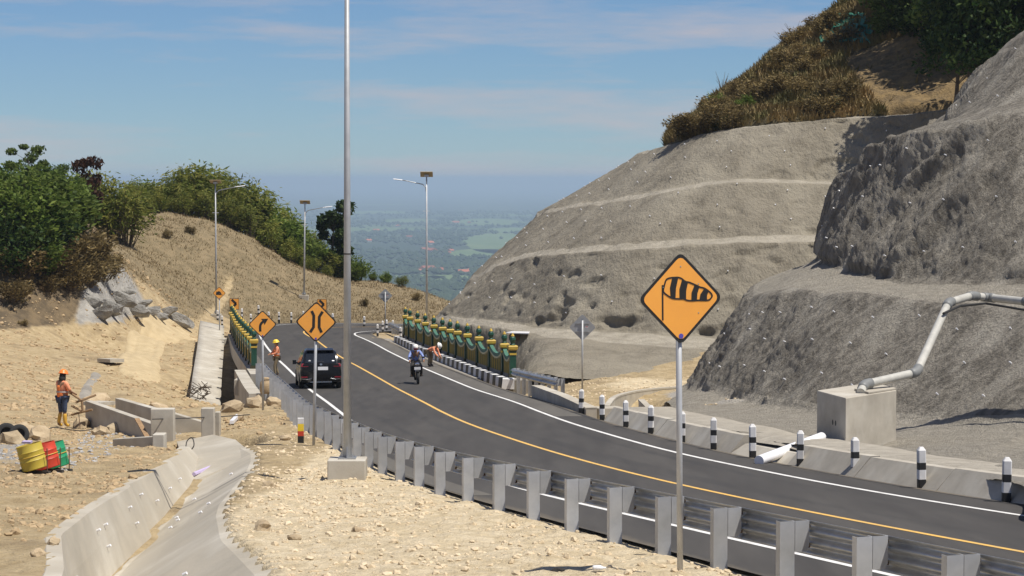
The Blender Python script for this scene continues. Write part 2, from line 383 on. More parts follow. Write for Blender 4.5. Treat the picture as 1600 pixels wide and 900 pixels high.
# dark tar joint along the right shoulder and a few worn patches keep the asphalt uneven
sh = offset(PR, 1.05); ribbon('shoulder_joint', sh[30:100], offset(PR, 1.1)[30:100], .004, 'rubber', road)

# ---- heights of the ground: control points as (X, Y, height above road level)
CP = [(-3.4, 45, 0), (-1, 30, 0), (2, 22, 0), (-10, 28, .1), (-15, 28, .4), (-10, 45, .05), (-16, 45, .5), (-24, 45, 1.2), (-13.6, 66, 0), (-20, 66, .5), (-9, 60, -.1), (-6.5, 60, .05),
      (-9, 70, .1), (-8.3, 76, .15), (-8.5, 82, .1), (-11.5, 80, -.3), (12, 30, .2), (18, 20, .2), (10, 50, .35), (12, 60, .6), (8, 75, .45), (6, 85, .1), (3.5, 92, 0), (4, 97, .1), (10, 97, .3), (5, 108, .8), (2, 120, .8), (20, 60, 1), (25, 110, 1),
      (-13, 92, -1.4), (-14.5, 100, -3.0), (-12, 106, -3.8), (-14.5, 125, -4.2), (-16.4, 125, -3.2), (-10, 125, -3.3), (-7, 112, -3), (-18, 112, -1.5), (-23, 112, -.9), (-22, 130, -.5), (-20.5, 145, -.3), (-24, 156, .05),
      (-22, 92, .1), (-30, 92, 1.2), (-28, 112, .1), (-32, 130, .9), (-40, 120, 2.2), (-6, 140, -1), (-9, 146, 0), (-20, 152, 0),
      (-28.2, 140, .65), (-26.3, 150, .75), (-23.8, 163, .35), (-29.2, 150, 7.6), (-30.8, 146, 7.4), (-33, 143.5, 7.2), (-40, 139, 6.8), (-31, 140.6, 3.8), (-34, 138.5, 3.8), (-29.2, 144, 4.0), (-28.6, 154, 6.4), (-27.3, 154.5, 4.2), (-25.6, 158, 2.0),
      (-30.8, 185, 7.6), (-25.8, 192, 7.5), (-22.8, 195, 5.9), (-20, 196, 4.2), (-17.2, 196, 3.0), (-14.5, 198, 2.3), (-10.4, 198, 2.1), (-7.4, 195, 1.3), (-5.0, 192, .4),
      (-27.7, 172, 4.1), (-24.4, 176, 2.2), (-21.3, 182, 2.9), (-16, 183, 1.2), (-21.5, 172, .15), (-18.5, 174, 0), (-12, 172, .05), (-5, 171, 0), (5, 168, 0), (2, 185, 0),
      (-36, 170, 7.2), (-45, 160, 7), (-60, 140, 7), (-60, 90, 6), (-25, 215, 5), (-15, 222, -3), (-5, 215, -6), (-40, 225, 5), (12, 205, -6), (30, 180, -2), (-60, 200, 7), (4.5, 76, -.4), (5.6, 80, -.3), (-34, 150, 7.2), (-38, 150, 7), (-34, 158, 7.2), (-31.5, 165, 7.0), (-43, 150, 6.8), (-38, 162, 7)]
CPa = np.array(CP, float)
_ker = lambda d: np.sqrt(d * d + 4.0)
_D = np.linalg.norm(CPa[:, None, :2] - CPa[None, :, :2], axis=2)
_wt = np.linalg.solve(np.block([[_ker(_D) + np.eye(len(CPa)) * .02, np.ones((len(CPa), 1))], [np.ones((1, len(CPa))), np.zeros((1, 1))]]), np.r_[CPa[:, 2], 0])
def rbf(X, Y):
    sh = X.shape; q = np.stack([X.ravel(), Y.ravel()], 1); r = np.full(len(q), _wt[-1])
    for c, w in zip(CPa, _wt[:-1]): r += w * _ker(np.hypot(q[:, 0] - c[0], q[:, 1] - c[1]))
    return r.reshape(sh)
# ditch: left wall top, floor, right lip as X(Y) and floor level
DY = [18, 27.3, 32.2, 36.5, 38.7, 42.4, 43.0, 46, 48.2, 51, 53.5, 56]
D_LT = [-4.2, -5.7, -6.75, -7.15, -7.3, -7.5, -7.62, -7.7, -7.85, -8.0, -8.15, -8.3]
D_FL = [-3.9, -5.4, -6.5, -6.78, -6.9, -7.05, -7.2, -7.3, -7.4, -7.5, -7.7, -7.9]
D_RT = [-2.2, -3.1, -4.2, -4.85, -5.1, -5.35, -5.4, -5.6, -5.75, -6.0, -6.3, -6.9]
D_FZ = [-1.3, -1.25, -1.15, -1.08, -1.03, -.98, -.97, -.86, -.75, -.62, -.5, -.4]
def ditch(Y): return [np.interp(Y, DY, q) for q in (D_LT, D_FL, D_RT, D_FZ)]
def ground_z(X, Y, fine=True):
    d = rbf(X, Y)
    n = fbm(X * .35, Y * .35, 3.1, 4); hillm = sm(.8, 3.0, d) * sm(125, 150, Y)
    d = d + n * (.12 + .35 * hillm) * sm(20, 35, Y * 0 + np.abs(X) * 3 + 8)
    if fine: d = d + fbm(X * 1.6, Y * 1.6, 1.7, 4, .6) * (.10 + .16 * hillm) + np.where(Y < 75, fbm(X * 4.5, Y * 4.5, 6.7, 2) * .045, 0)
    base = zr(np.minimum(Y, 220))
    # the road's own bed
    l, r = xL(Y) - 1.5, xR(Y) + 1.25
    off = np.maximum(l - X, X - r); bed = (1 - sm(0, .7, off)) * np.where((Y < 100) | ((Y > 147) & (Y < 152)), 1, 0)
    if np.max(Y) > 145:
        dist = np.full(X.shape, 99.0)
        for q in PC[110:]: dist = np.minimum(dist, np.hypot(X - q[0], Y - q[1]))
        bed = np.maximum(bed, (1 - sm(5.4, 7.0, dist)) * (Y > 146))
    z = base + d * (1 - bed) - .07 * bed
    # ditch bed
    a, b, c, fz = ditch(Y); m = (Y > 17) & (Y < 56)
    prof = np.where(X < a, 0, np.where(X < b, fz * (X - a) / (b - a), np.where(X < c, fz * (c - X) / (c - b), 0)))
    near = np.where(m, 1 - sm(.15, .9, np.maximum(a - X, X - c)), 0)
    z = z * (1 - near) + (base + prof + .04 + .05 * fbm(X * 3, Y * 3, 8.0, 2) - .45 * ((X > a + .02) & (X < c - .02))) * near
    # apron pit in front of the culvert, inlet pit on the far side of the road
    pit = np.clip(1 - np.hypot((X + 8.0) / 1.5, (Y - 58.2) / 3.6), 0, 1); z = z - 1.6 * sm(0, .45, pit)
    z = z - 1.2 * sm(1.5, 2.6, X - r + 1.25) * (Y < 74) * (Y > -11) * (X > 0)
    pit = np.clip(1 - np.hypot((X - 4.9) / 1.5, (Y - 77) / 7.5), 0, 1); z = z - .9 * sm(0, .5, pit)
    z = z - np.maximum(0, Y - 212) * .3 * sm(205, 240, Y)
    return z
def axis(brk, st):
    o = [brk[0]]
    for (a, b), s in zip(zip(brk[:-1], brk[1:]), st): o += list(np.linspace(a, b, max(2, int(round((b - a) / s)) + 1))[1:])
    return np.array(o)
gx = axis([-220, -70, -40, -19, 6, 16, 40, 220], [10, 1.5, .6, .17, .4, 1.2, 10]); gy = axis([-10, 24, 62, 76, 110, 215, 420, 900], [2, .17, .3, .5, .75, 8, 60])
GX, GY = np.meshgrid(gx, gy)
GZ = ground_z(GX, GY)
ground = npmesh('ground', np.stack([GX, GY, GZ], 2).reshape(-1, 3), gridfaces(len(gy), len(gx)), 'dirt', smooth=True, kind='structure')
def attr(o, name, val):
    a = o.data.attributes.new(name, 'FLOAT', 'POINT'); a.data.foreach_set('value', np.ascontiguousarray(val, np.float32).ravel())
_d = rbf(GX, GY)
_toe = np.array([gy * 0 + 0])[0]
hillmask = np.maximum(sm(169, 171.5, GY + 0 * GX) * (GX > -23), sm(-22.8, -24.5, GX) * sm(160, 166, GY))
hillmask = np.maximum(hillmask, sm(2.5, 4.5, _d) * (GY > 125))
bluff = sm(.7, 1.5, _d) * sm(-23.0, -26.0, GX) * (1 - sm(153, 159, GY + (GX + 27) * .9)) * (GY > 125)
rock = bluff * sm(-29.0, -27.8, GX) * (1 - sm(4.4, 6.0, _d))
attr(ground, 'grass', hillmask * (1 - bluff)); attr(ground, 'soil', bluff * (1 - rock)); attr(ground, 'rock', rock)
attr(ground, 'pale', np.maximum(sm(-5.5, -4, GX) * (1 - sm(60, 66, GY)) * (GX < 8), .8 * np.exp(-((GX - 5.8) / 2.6) ** 2 - ((GY - 93) / 5) ** 2)))
attr(ground, 'grey', np.maximum(np.exp(-((GX + 12.2) / 1.6) ** 2 - ((GY - 52) / 4.5) ** 2) * .75, np.maximum(np.exp(-((GX + 10.2) / .8) ** 2 - ((GY - 62) / 2.5) ** 2) * .7,
    sm(6.2, 7.4, GX - (75 - GY) * .08) * (GX < 30) * sm(25, 35, GY) * (1 - sm(84, 88, GY)))))
def gz(x, y): return float(ground_z(np.array([[x]], float), np.array([[y]], float))[0, 0])
# pale track graded across the site
def hit(x, y, a=88.0, b=215.0):     # where the pixel's ray meets the ground
    Ys = np.arange(a, b, .4); k = Ys / (math.cos(PITCH) + _cy(y) * math.sin(PITCH)); X = (x - 800) / F * k; z = k * (-math.sin(PITCH) + _cy(y) * math.cos(PITCH))
    d = z - ground_z(X[None], Ys[None], False)[0]; i = int(np.argmax(d < 0)); return float(Ys[i]) if d[i] < 0 else None
trk = spline([px(x, y, hit(x, y) or 120.0)[:2] for x, y in ((226, 616), (221, 600), (218, 582), (217, 563), (226, 545), (248, 532), (285, 521), (326, 512))], 12)
def drape(name, A, B, up, m, cols=7, parent=None, edge=.5):
    t = np.linspace(0, 1, cols); P = A[:, None, :] * (1 - t)[None, :, None] + B[:, None, :] * t[None, :, None]
    z = ground_z(P[..., 0], P[..., 1], False) + (up * (1 - (2 * t - 1) ** 8) - (.06 * np.exp(-((np.abs(2 * t - 1) - .5) / .13) ** 2) if cols > 20 else 0))[None, :] - .01
    if cols > 20: u = np.linspace(0, 1, len(A)); z = z - (.4 * (1 - sm(0, .28, u)) + .4 * sm(.8, 1, u))[:, None]
    return npmesh(name, np.concatenate([P, z[..., None]], 2).reshape(-1, 3), gridfaces(len(A), cols)[:, ::-1], m, parent, True)
mat('track', (.51, .405, .24), .95, (.42, .325, .185), 1.6, bump=.3, bscale=10)
_w = (1.25 + .25 * fbm(np.arange(len(trk)) * .3, 0 * trk[:, 0], 2.0))[:, None]
tk = np.gradient(trk, axis=0); tk /= np.linalg.norm(tk, axis=1)[:, None]; tn = np.stack([tk[:, 1], -tk[:, 0]], 1)
tag(drape('dirt_track', trk - tn * _w, trk + tn * _w, .16, 'track', 25), kind='structure')

# ---- lofted rock and shotcrete faces
def loft_rows(rows, sub, n):
    rr = [resample(spline([tuple(p) for p in r], 10), n) for r in rows]; o = []
    for a, b, k in zip(rr[:-1], rr[1:], sub):
        for t in np.linspace(0, 1, k, endpoint=False): o.append(a * (1 - t) + b * t)
    o.append(rr[-1]); return np.array(o)
def blur(G, it):
    for _ in range(it):
        H = G.copy(); H[1:-1] = .25 * G[:-2] + .5 * G[1:-1] + .25 * G[2:]; G = H
    return G
def normals(G):
    u = np.gradient(G, axis=1); v = np.gradient(G, axis=0); n = np.cross(u, v); n /= np.linalg.norm(n, axis=2)[..., None] + 1e-9; return n
def face(name, G, m, amp, kind='structure'):
    N = normals(G); D = amp(G, N); G2 = G + N * D[..., None]
    return npmesh(name, G2.reshape(-1, 3), gridfaces(G.shape[0], G.shape[1]), m, None, True, kind=kind), G2, N
w = lambda *a: Vector(a)
# near spur
A = [w(20, 40, -5.0), gnd(1700, 790, .3), gnd(1600, 758, .35), gnd(1440, 728, .35), gnd(1336, 712, .35), gnd(1240, 696, .35), gnd(1150, 680, .3), gnd(1090, 661, .3), gnd(1058, 640, .2), w(6.2, 88, -8.7), w(9, 96, -8.8), w(14, 101, -8.8)]
T = [w(24, 44, -5), px(1720, 690, 54), px(1600, 668, 57), px(1500, 672, 59.5), px(1420, 668, 62), px(1330, 655, 65), px(1240, 645, 69), px(1150, 630, 75), px(1095, 612, 80), w(7.1, 87, -8.2), w(9.6, 95, -8.2), w(15, 99, -8.2)]
B = [w(26, 48, -3), px(1750, 490, 60), px(1600, 482, 64), px(1500, 475, 67), px(1400, 466, 70.5), px(1300, 456, 74.5), px(1225, 452, 79), px(1175, 462, 84), px(1172, 462, 89), w(10.4, 93, -4.4), w(12.5, 97, -4.2), w(17, 98, -4)]
Cc = [w(27, 54, -2.8), px(1760, 440, 66.5), px(1600, 440, 70), px(1500, 445, 72.5), px(1400, 440, 76), px(1330, 426, 80), px(1290, 414, 84.5), px(1280, 404, 88.5), px(1285, 404, 92.5), w(14, 96.5, -3.5), w(15.5, 99, -3.4), w(19, 98, -3)]
D_ = [w(28, 60, 2.6), px(1750, 150, 74.5), px(1600, 172, 77), px(1500, 192, 79.5), px(1420, 208, 83), px(1365, 232, 87.5), px(1330, 268, 91.5), px(1308, 305, 95.5), px(1312, 318, 99.5), w(16.2, 102, -.6), w(18, 104, 0), w(21, 101, 0)]
Ei = [w(29, 66, 3.2), px(1750, 134, 82), px(1600, 158, 85), px(1520, 178, 88), px(1485, 188, 91), px(1470, 195, 94), px(1440, 205, 98), px(1420, 218, 102), px(1410, 222, 105), w(20, 107, 1.8), w(21.5, 108, 1.8), w(23, 104, 1.8)]
Et = [w(31, 72, 9), px(1760, -90, 89), px(1640, 15, 92), px(1590, 62, 94), px(1545, 105, 97), px(1515, 145, 101), px(1500, 165, 105), px(1488, 180, 109), px(1480, 184, 112), w(24, 113, 3.2), w(26, 114, 3.4), w(27, 108, 3.6)]
Ez = [w(40, 80, 11), px(1850, -110, 99), px(1700, -30, 102), px(1640, 20, 104), px(1590, 70, 107), px(1560, 110, 111), px(1540, 135, 114), px(1530, 150, 117), px(1520, 160, 119), w(29, 120, 4.4), w(32, 121, 4.6), w(34, 114, 5)]
G = blur(loft_rows([A, T, B, Cc, D_, Ei, Et, Ez], [18, 60, 14, 64, 12, 44, 10], 760), 4)
def amp_near(G, N):
    x, y, z = G[..., 0], G[..., 1], G[..., 2]; steep = 1 - sm(.55, .8, np.abs(N[..., 2]))
    d = fbm(x * .35, y * .35, z * .35, 3) * .2 + fbm(x * 1.1, y * 1.1, z * 1.1, 4, .6) * .12 * (.35 + .65 * steep)
    s = (x * .3 + y * .95); s = s + .35 * fbm(x * .5, y * .5, z * .5, 2); gl = 1 - np.abs(vnoise(s * .62 + .10 * z, z * .12, 4.2 + 0 * z) * 2 - 1) * 1.7
    d -= .42 * sm(0, 1, gl) * steep * sm(-4.2, -2.5, z)
    d -= .16 * np.clip(gl, 0, 1) ** 3 * steep * (1 - sm(-4.2, -2.5, z))
    rg = 1 - np.abs(fbm(x * 2.2, y * 2.2, z * 2.2, 3, .6)) * 2
    return d + fbm(x * 4, y * 4, z * 4, 3, .7) * .06 * (.3 + .7 * steep) + rg * .03 * steep
near_cliff, GN, NN = face('near_shotcrete_slope', G, 'shotcrete_dark', amp_near)
attr_rows = np.repeat(((np.arange(GN.shape[0]) < 24) | ((np.arange(GN.shape[0]) > 78) & (np.arange(GN.shape[0]) < 92))).astype(float)[:, None], GN.shape[1], 1)
TAL = attr_rows
# far terraced slope behind the bridge
F0 = [w(12, 165, -14), w(3, 152, -13), w(-4.4, 137, -13), w(-5.0, 129, -13), w(-3.8, 124, -13), w(-1.2, 114, -12.5), px(820, 590, 102), px(900, 592, 98.5), px(980, 588, 99), px(1060, 576, 102), px(1150, 572, 104), w(16, 106, -8.8), w(24, 106, -8.8)]
F1 = [w(12, 163, -9.2), w(3.5, 150, -9), w(-3.9, 137, -8.7), w(-4.6, 129.5, -8.5), w(-3.0, 124, -8.3), w(-.4, 116.5, -8.1), px(850, 529, 109), px(920, 535, 107.5), px(1000, 545, 106), px(1080, 553, 105), px(1150, 558, 105), w(16, 107, -8.3), w(24, 107, -8.3)]
F2 = [w(13, 162, -8.6), w(4.5, 149, -8.5), w(-3.2, 138, -8.4), px(690, 489, 130), px(738, 496, 124.5), px(800, 504, 119), px(880, 513, 114), px(940, 517, 112.5), px(1020, 521, 111.5), px(1100, 525, 111), px(1180, 530, 111), w(16, 112, -8), w(24, 112, -8)]
G0 = [w(14, 162, -5.5), w(6, 150, -5.6), px(752, 434, 140), px(742, 437, 133), px(768, 420, 129), px(812, 405, 125), px(880, 397, 119.5), px(960, 391, 116), px(1040, 387, 114.8), px(1140, 383, 114.2), px(1260, 378, 114), w(20, 115, -3.3), w(28, 115, -3.3)]
G1 = [p + w(.2, 2.0, .30) for p in G0]
H0 = [w(16, 164, -2.4), w(9.5, 153, -2.4), px(852, 337, 145), px(845, 338, 138), px(862, 331, 134), px(900, 325, 129.5), px(950, 318, 125), px(1030, 304, 120.8), px(1110, 292, 119.4), px(1200, 287, 118.8), px(1320, 290, 118.5), w(22, 118.5, -.4), w(30, 118.5, -.4)]
H1 = [p + w(.2, 2.0, .26) for p in H0]
I0 = [w(18, 168, 1.2), w(13, 158, 1.4), px(1000, 247, 152), px(985, 252, 146), px(986, 250, 141), px(1004, 239, 135.5), px(1050, 226, 129.5), px(1110, 209, 126), px(1180, 198, 124.3), px(1280, 188, 123.3), px(1400, 180, 122.8), px(1500, 170, 122.5), px(1650, 160, 122)]
I1 = [p + w(.3, 1.6, .1) for p in I0]
G = blur(loft_rows([F0, F1, F2, G0, G1, H0, H1, I0, I1], [14, 8, 40, 8, 36, 8, 40, 5], 560), 0)
def amp_far(G, N):
    x, y, z = G[..., 0], G[..., 1], G[..., 2]; steep = 1 - sm(.6, .85, np.abs(N[..., 2]))
    d = fbm(x * .22, y * .22, z * .22, 3) * .16 + fbm(x * .8, y * .8, z * .8, 4, .55) * .11 + fbm(x * 2.4, y * 2.4, z * 2.4, 3) * .05
    pk = fbm(x * .55, y * .55, z * .9, 3); low = np.maximum(np.exp(-((z + 7.2) / .8) ** 2), np.exp(-((z + 2.6) / .9) ** 2) * sm(14, 4, x))
    return d - .55 * sm(.12, .45, pk) * low * steep - .16 * sm(.30, .5, fbm(x * .9, y * .9, z * 1.6, 2)) * steep
far_cliff, GF, NF = face('far_shotcrete_slope', G, 'shotcrete', amp_far)
attr(near_cliff, 'talus', TAL)
_r = np.arange(GF.shape[0]); _dst = np.maximum.reduce([((_r >= a) & (_r <= b)).astype(float) for a, b in ((16, 21), (63, 69), (107, 112), (155, 159))]); attr(far_cliff, 'dust', np.repeat(_dst[:, None] * .62, GF.shape[1], 1))
# overgrown hill above it
IJ = I0[:2] + [px(1060, 226, 152), px(1048, 229, 146), px(1044, 230, 141), px(1045, 229, 135)] + I0[6:]
J = [[p + w(.1, .9, -.6) for p in IJ],[p + w(.2, 1.1, .35) for p in IJ],
     [w(20, 172, 4), w(16, 171, 3.5), px(1052, 214, 160), px(1058, 213, 154), px(1062, 208, 148), px(1085, 185, 141), px(1120, 160, 137), px(1170, 148, 134), px(1240, 140, 132), px(1330, 130, 130), px(1430, 118, 128.5), px(1530, 100, 127.5), px(1680, 80, 127)],
     [w(24, 176, 8), w(21, 176, 8), px(1150, 138, 166), px(1155, 136, 160), px(1170, 127, 154), px(1200, 108, 149), px(1240, 80, 145), px(1290, 66, 142), px(1350, 58, 140), px(1430, 45, 138), px(1520, 30, 136), px(1600, 10, 135), px(1700, -20, 134)],
     [w(30, 182, 14), w(28, 182, 14), px(1262, 55, 174), px(1265, 52, 168), px(1280, 42, 162), px(1310, 18, 157), px(1345, -15, 153), px(1390, -40, 150), px(1440, -55, 148), px(1500, -70, 146), px(1580, -85, 144), px(1650, -100, 143), px(1750, -120, 142)],
     [w(40, 195, 18), w(40, 195, 19), px(1400, -40, 187), px(1410, -50, 182), px(1440, -70, 177), px(1480, -100, 172), px(1520, -120, 168), px(1560, -130, 165), px(1600, -140, 162), px(1660, -150, 160), px(1720, -160, 158), px(1800, -170, 156), px(1900, -180, 154)]]
G = blur(loft_rows(J, [4, 40, 40, 40, 16], 240), 2)
def amp_hill(G, N):
    x, y, z = G[..., 0], G[..., 1], G[..., 2]; return fbm(x * .3, y * .3, z * .3, 4, .55) * .8 + fbm(x * 1.5, y * 1.5, z * 1.5, 3) * .2
hill, GH, NH = face('overgrown_hill', G, 'hill_soil', amp_hill)
def pixel_of(P):
    cp, sp = math.cos(PITCH), math.sin(PITCH); d = P[..., 1] * cp - P[..., 2] * sp; u = P[..., 1] * sp + P[..., 2] * cp
    return 800 + F * P[..., 0] / d, 450 - F * u / d
_hx, _hy = GH[..., 0] / GH[..., 1], GH[..., 2] / GH[..., 1]
bare = sm(.148, .165, _hx + (.045 - _hy) * -.9) * (1 - sm(.205, .225, _hx)) * sm(.024, .030, _hy) * (1 - sm(.052, .064, _hy - (_hx - .16) * .35))
attr(hill, 'bare', bare)
# ---- plain far below and its woods
PZ = -220.0
vy = np.r_[600, np.geomspace(900, 60000, 60)]; vx = np.linspace(-1, 1, 41); VX = vx[None, :] * (np.maximum(vy, 3000) * .9)[:, None]; VY = np.repeat(vy[:, None], 41, 1)
tag(npmesh('plain', np.stack([VX, VY, VX * 0 + PZ], 2).reshape(-1, 3), gridfaces(61, 41), 'far_plain', smooth=True), kind='structure')
def plain_at(x, y): k = PZ / (-math.sin(PITCH) + _cy(y) * math.cos(PITCH)); return Vector(((x - 800) / F * k, k * (math.cos(PITCH) + _cy(y) * math.sin(PITCH)), PZ))
FIELDS = []
for fx, fy, rx, ry in ((785, 378, 60, 13), (745, 396, 50, 6), (650, 434, 46, 4), (760, 347, 60, 5), (700, 436, 40, 6), (640, 345, 45, 3), (590, 332, 50, 2.5), (800, 360, 40, 4)):
    c = plain_at(fx, fy); e = plain_at(fx + rx, fy); n_ = plain_at(fx, fy - ry); a = e.x - c.x; b = n_.y - c.y
    th = np.linspace(0, 2 * math.pi, 40, endpoint=False); rr = 1 + .28 * fbm(np.cos(th) * 1.7 + fx, np.sin(th) * 1.7, fy * .1, 3)
    FIELDS.append((c.x, c.y, a, b)); m = MB(); m.add([(c.x, c.y, PZ + 1.2)] + [(c.x + a * r * math.cos(t), c.y + b * r * math.sin(t), PZ + 1.2) for t, r in zip(th, rr)], [(0, i + 1, (i + 1) % 40 + 1) for i in range(40)])
    tag(m.build('paddy_field', 'paddy'), kind='structure')
n = 26000; ty = 3300 * (15000 / 3300) ** RNG.random(n) ** 1.15; tx = (RNG.random(n) * 2 - 1) * .27 * ty
cl = fbm(tx * .0022, ty * .0012, 5.0, 3); keep = (cl > -.25) | (RNG.random(n) < .12)
for cx_, cy_, a, b in FIELDS: keep &= ~((((tx - cx_) / a) ** 2 + ((ty - cy_) / b) ** 2 < .95) & (RNG.random(n) < .985))
tx, ty = tx[keep], ty[keep]; n = len(tx); hgt = 7 + 9 * RNG.random(n); rad = hgt * (.55 + .5 * RNG.random(n))
oc = np.array([(1, 0, .45), (.3, .95, .5), (-.8, .6, .4), (-.8, -.6, .5), (.3, -.95, .4), (0, 0, 1), (.2, .1, 0)])
fc = np.array([(0, 1, 5), (1, 2, 5), (2, 3, 5), (3, 4, 5), (4, 0, 5), (1, 0, 6), (2, 1, 6), (3, 2, 6), (4, 3, 6), (0, 4, 6)])
V_ = oc[None] * np.stack([rad, rad, hgt], 1)[:, None, :] * (1 + .3 * (RNG.random((n, 7, 3)) - .5)) + np.stack([tx, ty, np.full(n, PZ)], 1)[:, None, :]
wood = npmesh('woodland', V_.reshape(-1, 3), (fc[None] + (np.arange(n) * 7)[:, None, None]).reshape(-1, 3), 'far_wood', kind='stuff')
tag(wood, 'dark green woodland spread over the hazy plain below', 'woodland')
# tiled houses in the plain
hm = MB(); hm.box((0, 0, 2), (14, 9, 4)); hw = hm.mesh('wall', 'far_wall')
rm = MB(); rm.prism([(-5.6, 3.9), (5.6, 3.9), (0, 7.6)], lambda a, b: (-8, a, b), lambda a, b: (8, a, b)); rf = rm.mesh('roof', 'roof_tile')
for i, (hx_, hy_, s) in enumerate([(672, 382, 1.5), (664, 392, 1.3), (676, 395, 1.8), (712, 350, 1.8), (733, 350, 1.7), (704, 394, 1.2), (698, 398, 1.2), (660, 423, 1.4), (669, 423, 1.5), (655, 427, 1.2), (684, 425, 1.3), (724, 428, 1.3), (731, 426, 1.2), (648, 408, 1.2), (588, 362, 1.4), (575, 378, 1.3), (622, 355, 1.5), (640, 372, 1.2)]):
    h = empty('village_house', plain_at(hx_, hy_), random.random() * 3, 'tiny red roofed house among the trees of the hazy plain', 'house', 'village houses in the plain'); h.scale = (s * 1.25, s * 1.25, s * 1.1)
    link('wall', hw, h); link('roof', rf, h)
# ---- the hazy air
hz = MB(); hz.box((0, 32000, (PZ - 1 + 34) / 2), (130000, 65000, 34 - PZ + 1))
hm_ = bpy.data.materials.new('haze_air'); hm_.use_nodes = True; nt = hm_.node_tree
for q in list(nt.nodes):
    if q.type != 'OUTPUT_MATERIAL': nt.nodes.remove(q)
pv = nt.nodes.new('ShaderNodeVolumePrincipled'); pv.inputs['Color'].default_value = (.58, .73, .92, 1); pv.inputs['Density'].default_value = 1.0e-4; pv.inputs['Anisotropy'].default_value = .1
nt.links.new(pv.outputs[0], nt.nodes['Material Output'].inputs['Volume'])
MATS['haze_air'] = hm_
hazeo = hz.build('haze', 'haze_air'); tag(hazeo, kind='stuff', label='pale blue haze filling the air over the plain', cat='haze')
# ================================================================== STREET FURNITURE
def rounded_diamond(h, wd=None, r=.06, n=5):
    wd = wd or h; c = [(0, h), (-wd, 0), (0, -h), (wd, 0)]; o = []
    for i in range(4):
        p = Vector(c[i]); a = (Vector(c[i - 1]) - p).normalized(); b = (Vector(c[(i + 1) % 4]) - p).normalized()
        s, e = p + a * r, p + b * r
        for k in range(n):
            t = k / (n - 1); o.append(tuple((1 - t) ** 2 * s + 2 * t * (1 - t) * p + t * t * e))
    return o
def plate(poly, y0, y1, zc):      # flat piece standing in the XZ plane, between y0 (front) and y1
    m = MB(); m.prism(poly, lambda a, b: (a, y0, b + zc), lambda a, b: (a, y1, b + zc)); return m
def stroke(pts, wd):
    pts = [Vector(p) for p in pts]; Lh, Rh = [], []
    ws = wd if hasattr(wd, '__len__') else [wd] * len(pts)
    for i, p in enumerate(pts):
        d = (pts[min(i + 1, len(pts) - 1)] - pts[max(i - 1, 0)]).normalized(); nrm = Vector((-d.y, d.x)); Lh.append(p + nrm * ws[i] / 2); Rh.append(p - nrm * ws[i] / 2)
    return Lh, Rh
def strokes(lines, y0, y1, zc):
    m = MB()
    for pts, wd in lines:
        a, b = stroke(pts, wd); n = len(a)
        for i in range(n - 1):
            q = [a[i], b[i], b[i + 1], a[i + 1]]; m.prism([tuple(p) for p in q], lambda u, v: (u, y0, v + zc), lambda u, v: (u, y1, v + zc))
    return m
def sign(name, label, base, rz, hc, half, symbol=None, back=False, lean=0.0, shape='diamond', pole_r=.038):
    root = empty(name, base, rz, label, 'road sign'); root.rotation_euler = (0, lean, rz)
    m = MB(); m.cyl((0, .06, -.3), (0, .06, hc + half * .55), pole_r, n=12); m.build('pole', 'galvanized_dull', root, smooth=True)
    m = MB(); m.cyl((0, .06, hc + half * .55), (0, .06, hc + half * .55 + .012), pole_r * 1.06, n=12); m.build('pole_cap', 'iron', root)
    poly = rounded_diamond(half, r=half * .16) if shape == 'diamond' else [(-half * .86, half), (-half * .86, -half), (half * .86, -half), (half * .86, half)]
    if back:
        p = plate(poly, -.012, -.008, hc); pl = p.build('plate', 'sign_grey', root)
        for dz in (.3, -.3):
            m = MB(); m.box((0, .008, hc + dz * half), (half * 1.02, .026, .04)); m.build('brace', 'galvanized', root)
        m = MB(); m.box((-half * .32, -.005, hc + half * .05), (half * .22, .003, half * .14)); m.build('sticker', 'white_plastic', pl)
        m = MB(); m.box((-half * .32, -.002, hc + half * .05), (half * .16, .003, half * .05)); m.build('sticker_stripe', 'bin_red', pl)
        return root
    pl = plate(poly, 0, .006, hc).build('plate', 'black_paint', root)
    k = 1 - .085
    plate([(a * k, b * k) for a, b in poly], -.003, -.0005, hc).build('face', 'sign_orange', pl)
    if symbol is not None:
        sy = symbol(half); sy = sy if isinstance(sy, MB) else strokes(sy, -.0075, -.004, 0)
        sy.v = [(x, y, z + hc) for x, y, z in sy.v]; sy.build('symbol', 'black_paint', pl)
    m = MB(); m.lathe([(.001, 0), (half * .055, 0), (half * .055, .003), (.001, .003)], 14); m.v = [(x, -.004 - z, y + hc - half * (.80 if shape == 'diamond' else .7)) for x, y, z in m.v]
    if shape == 'diamond': m.build('sticker', 'sticker_blue', pl)
    for dx, dz in ((.0, .68), (.42, .3), (.42, -.32), (-.42, .25)):
        m = MB(); m.lathe([(half * .017, 0), (half * .012, .004), (.001, .005)], 8); m.v = [(x + dx * half, -.004 - z, y + hc + dz * half) for x, y, z in m.v]; m.build('rivet', 'galvanized', pl)
    for dz in (.25, -.25):
        m = MB(); m.box((0, .0215, hc + dz * half), (half * .7, .028, .035)); m.build('bracket', 'galvanized', root)
    return root
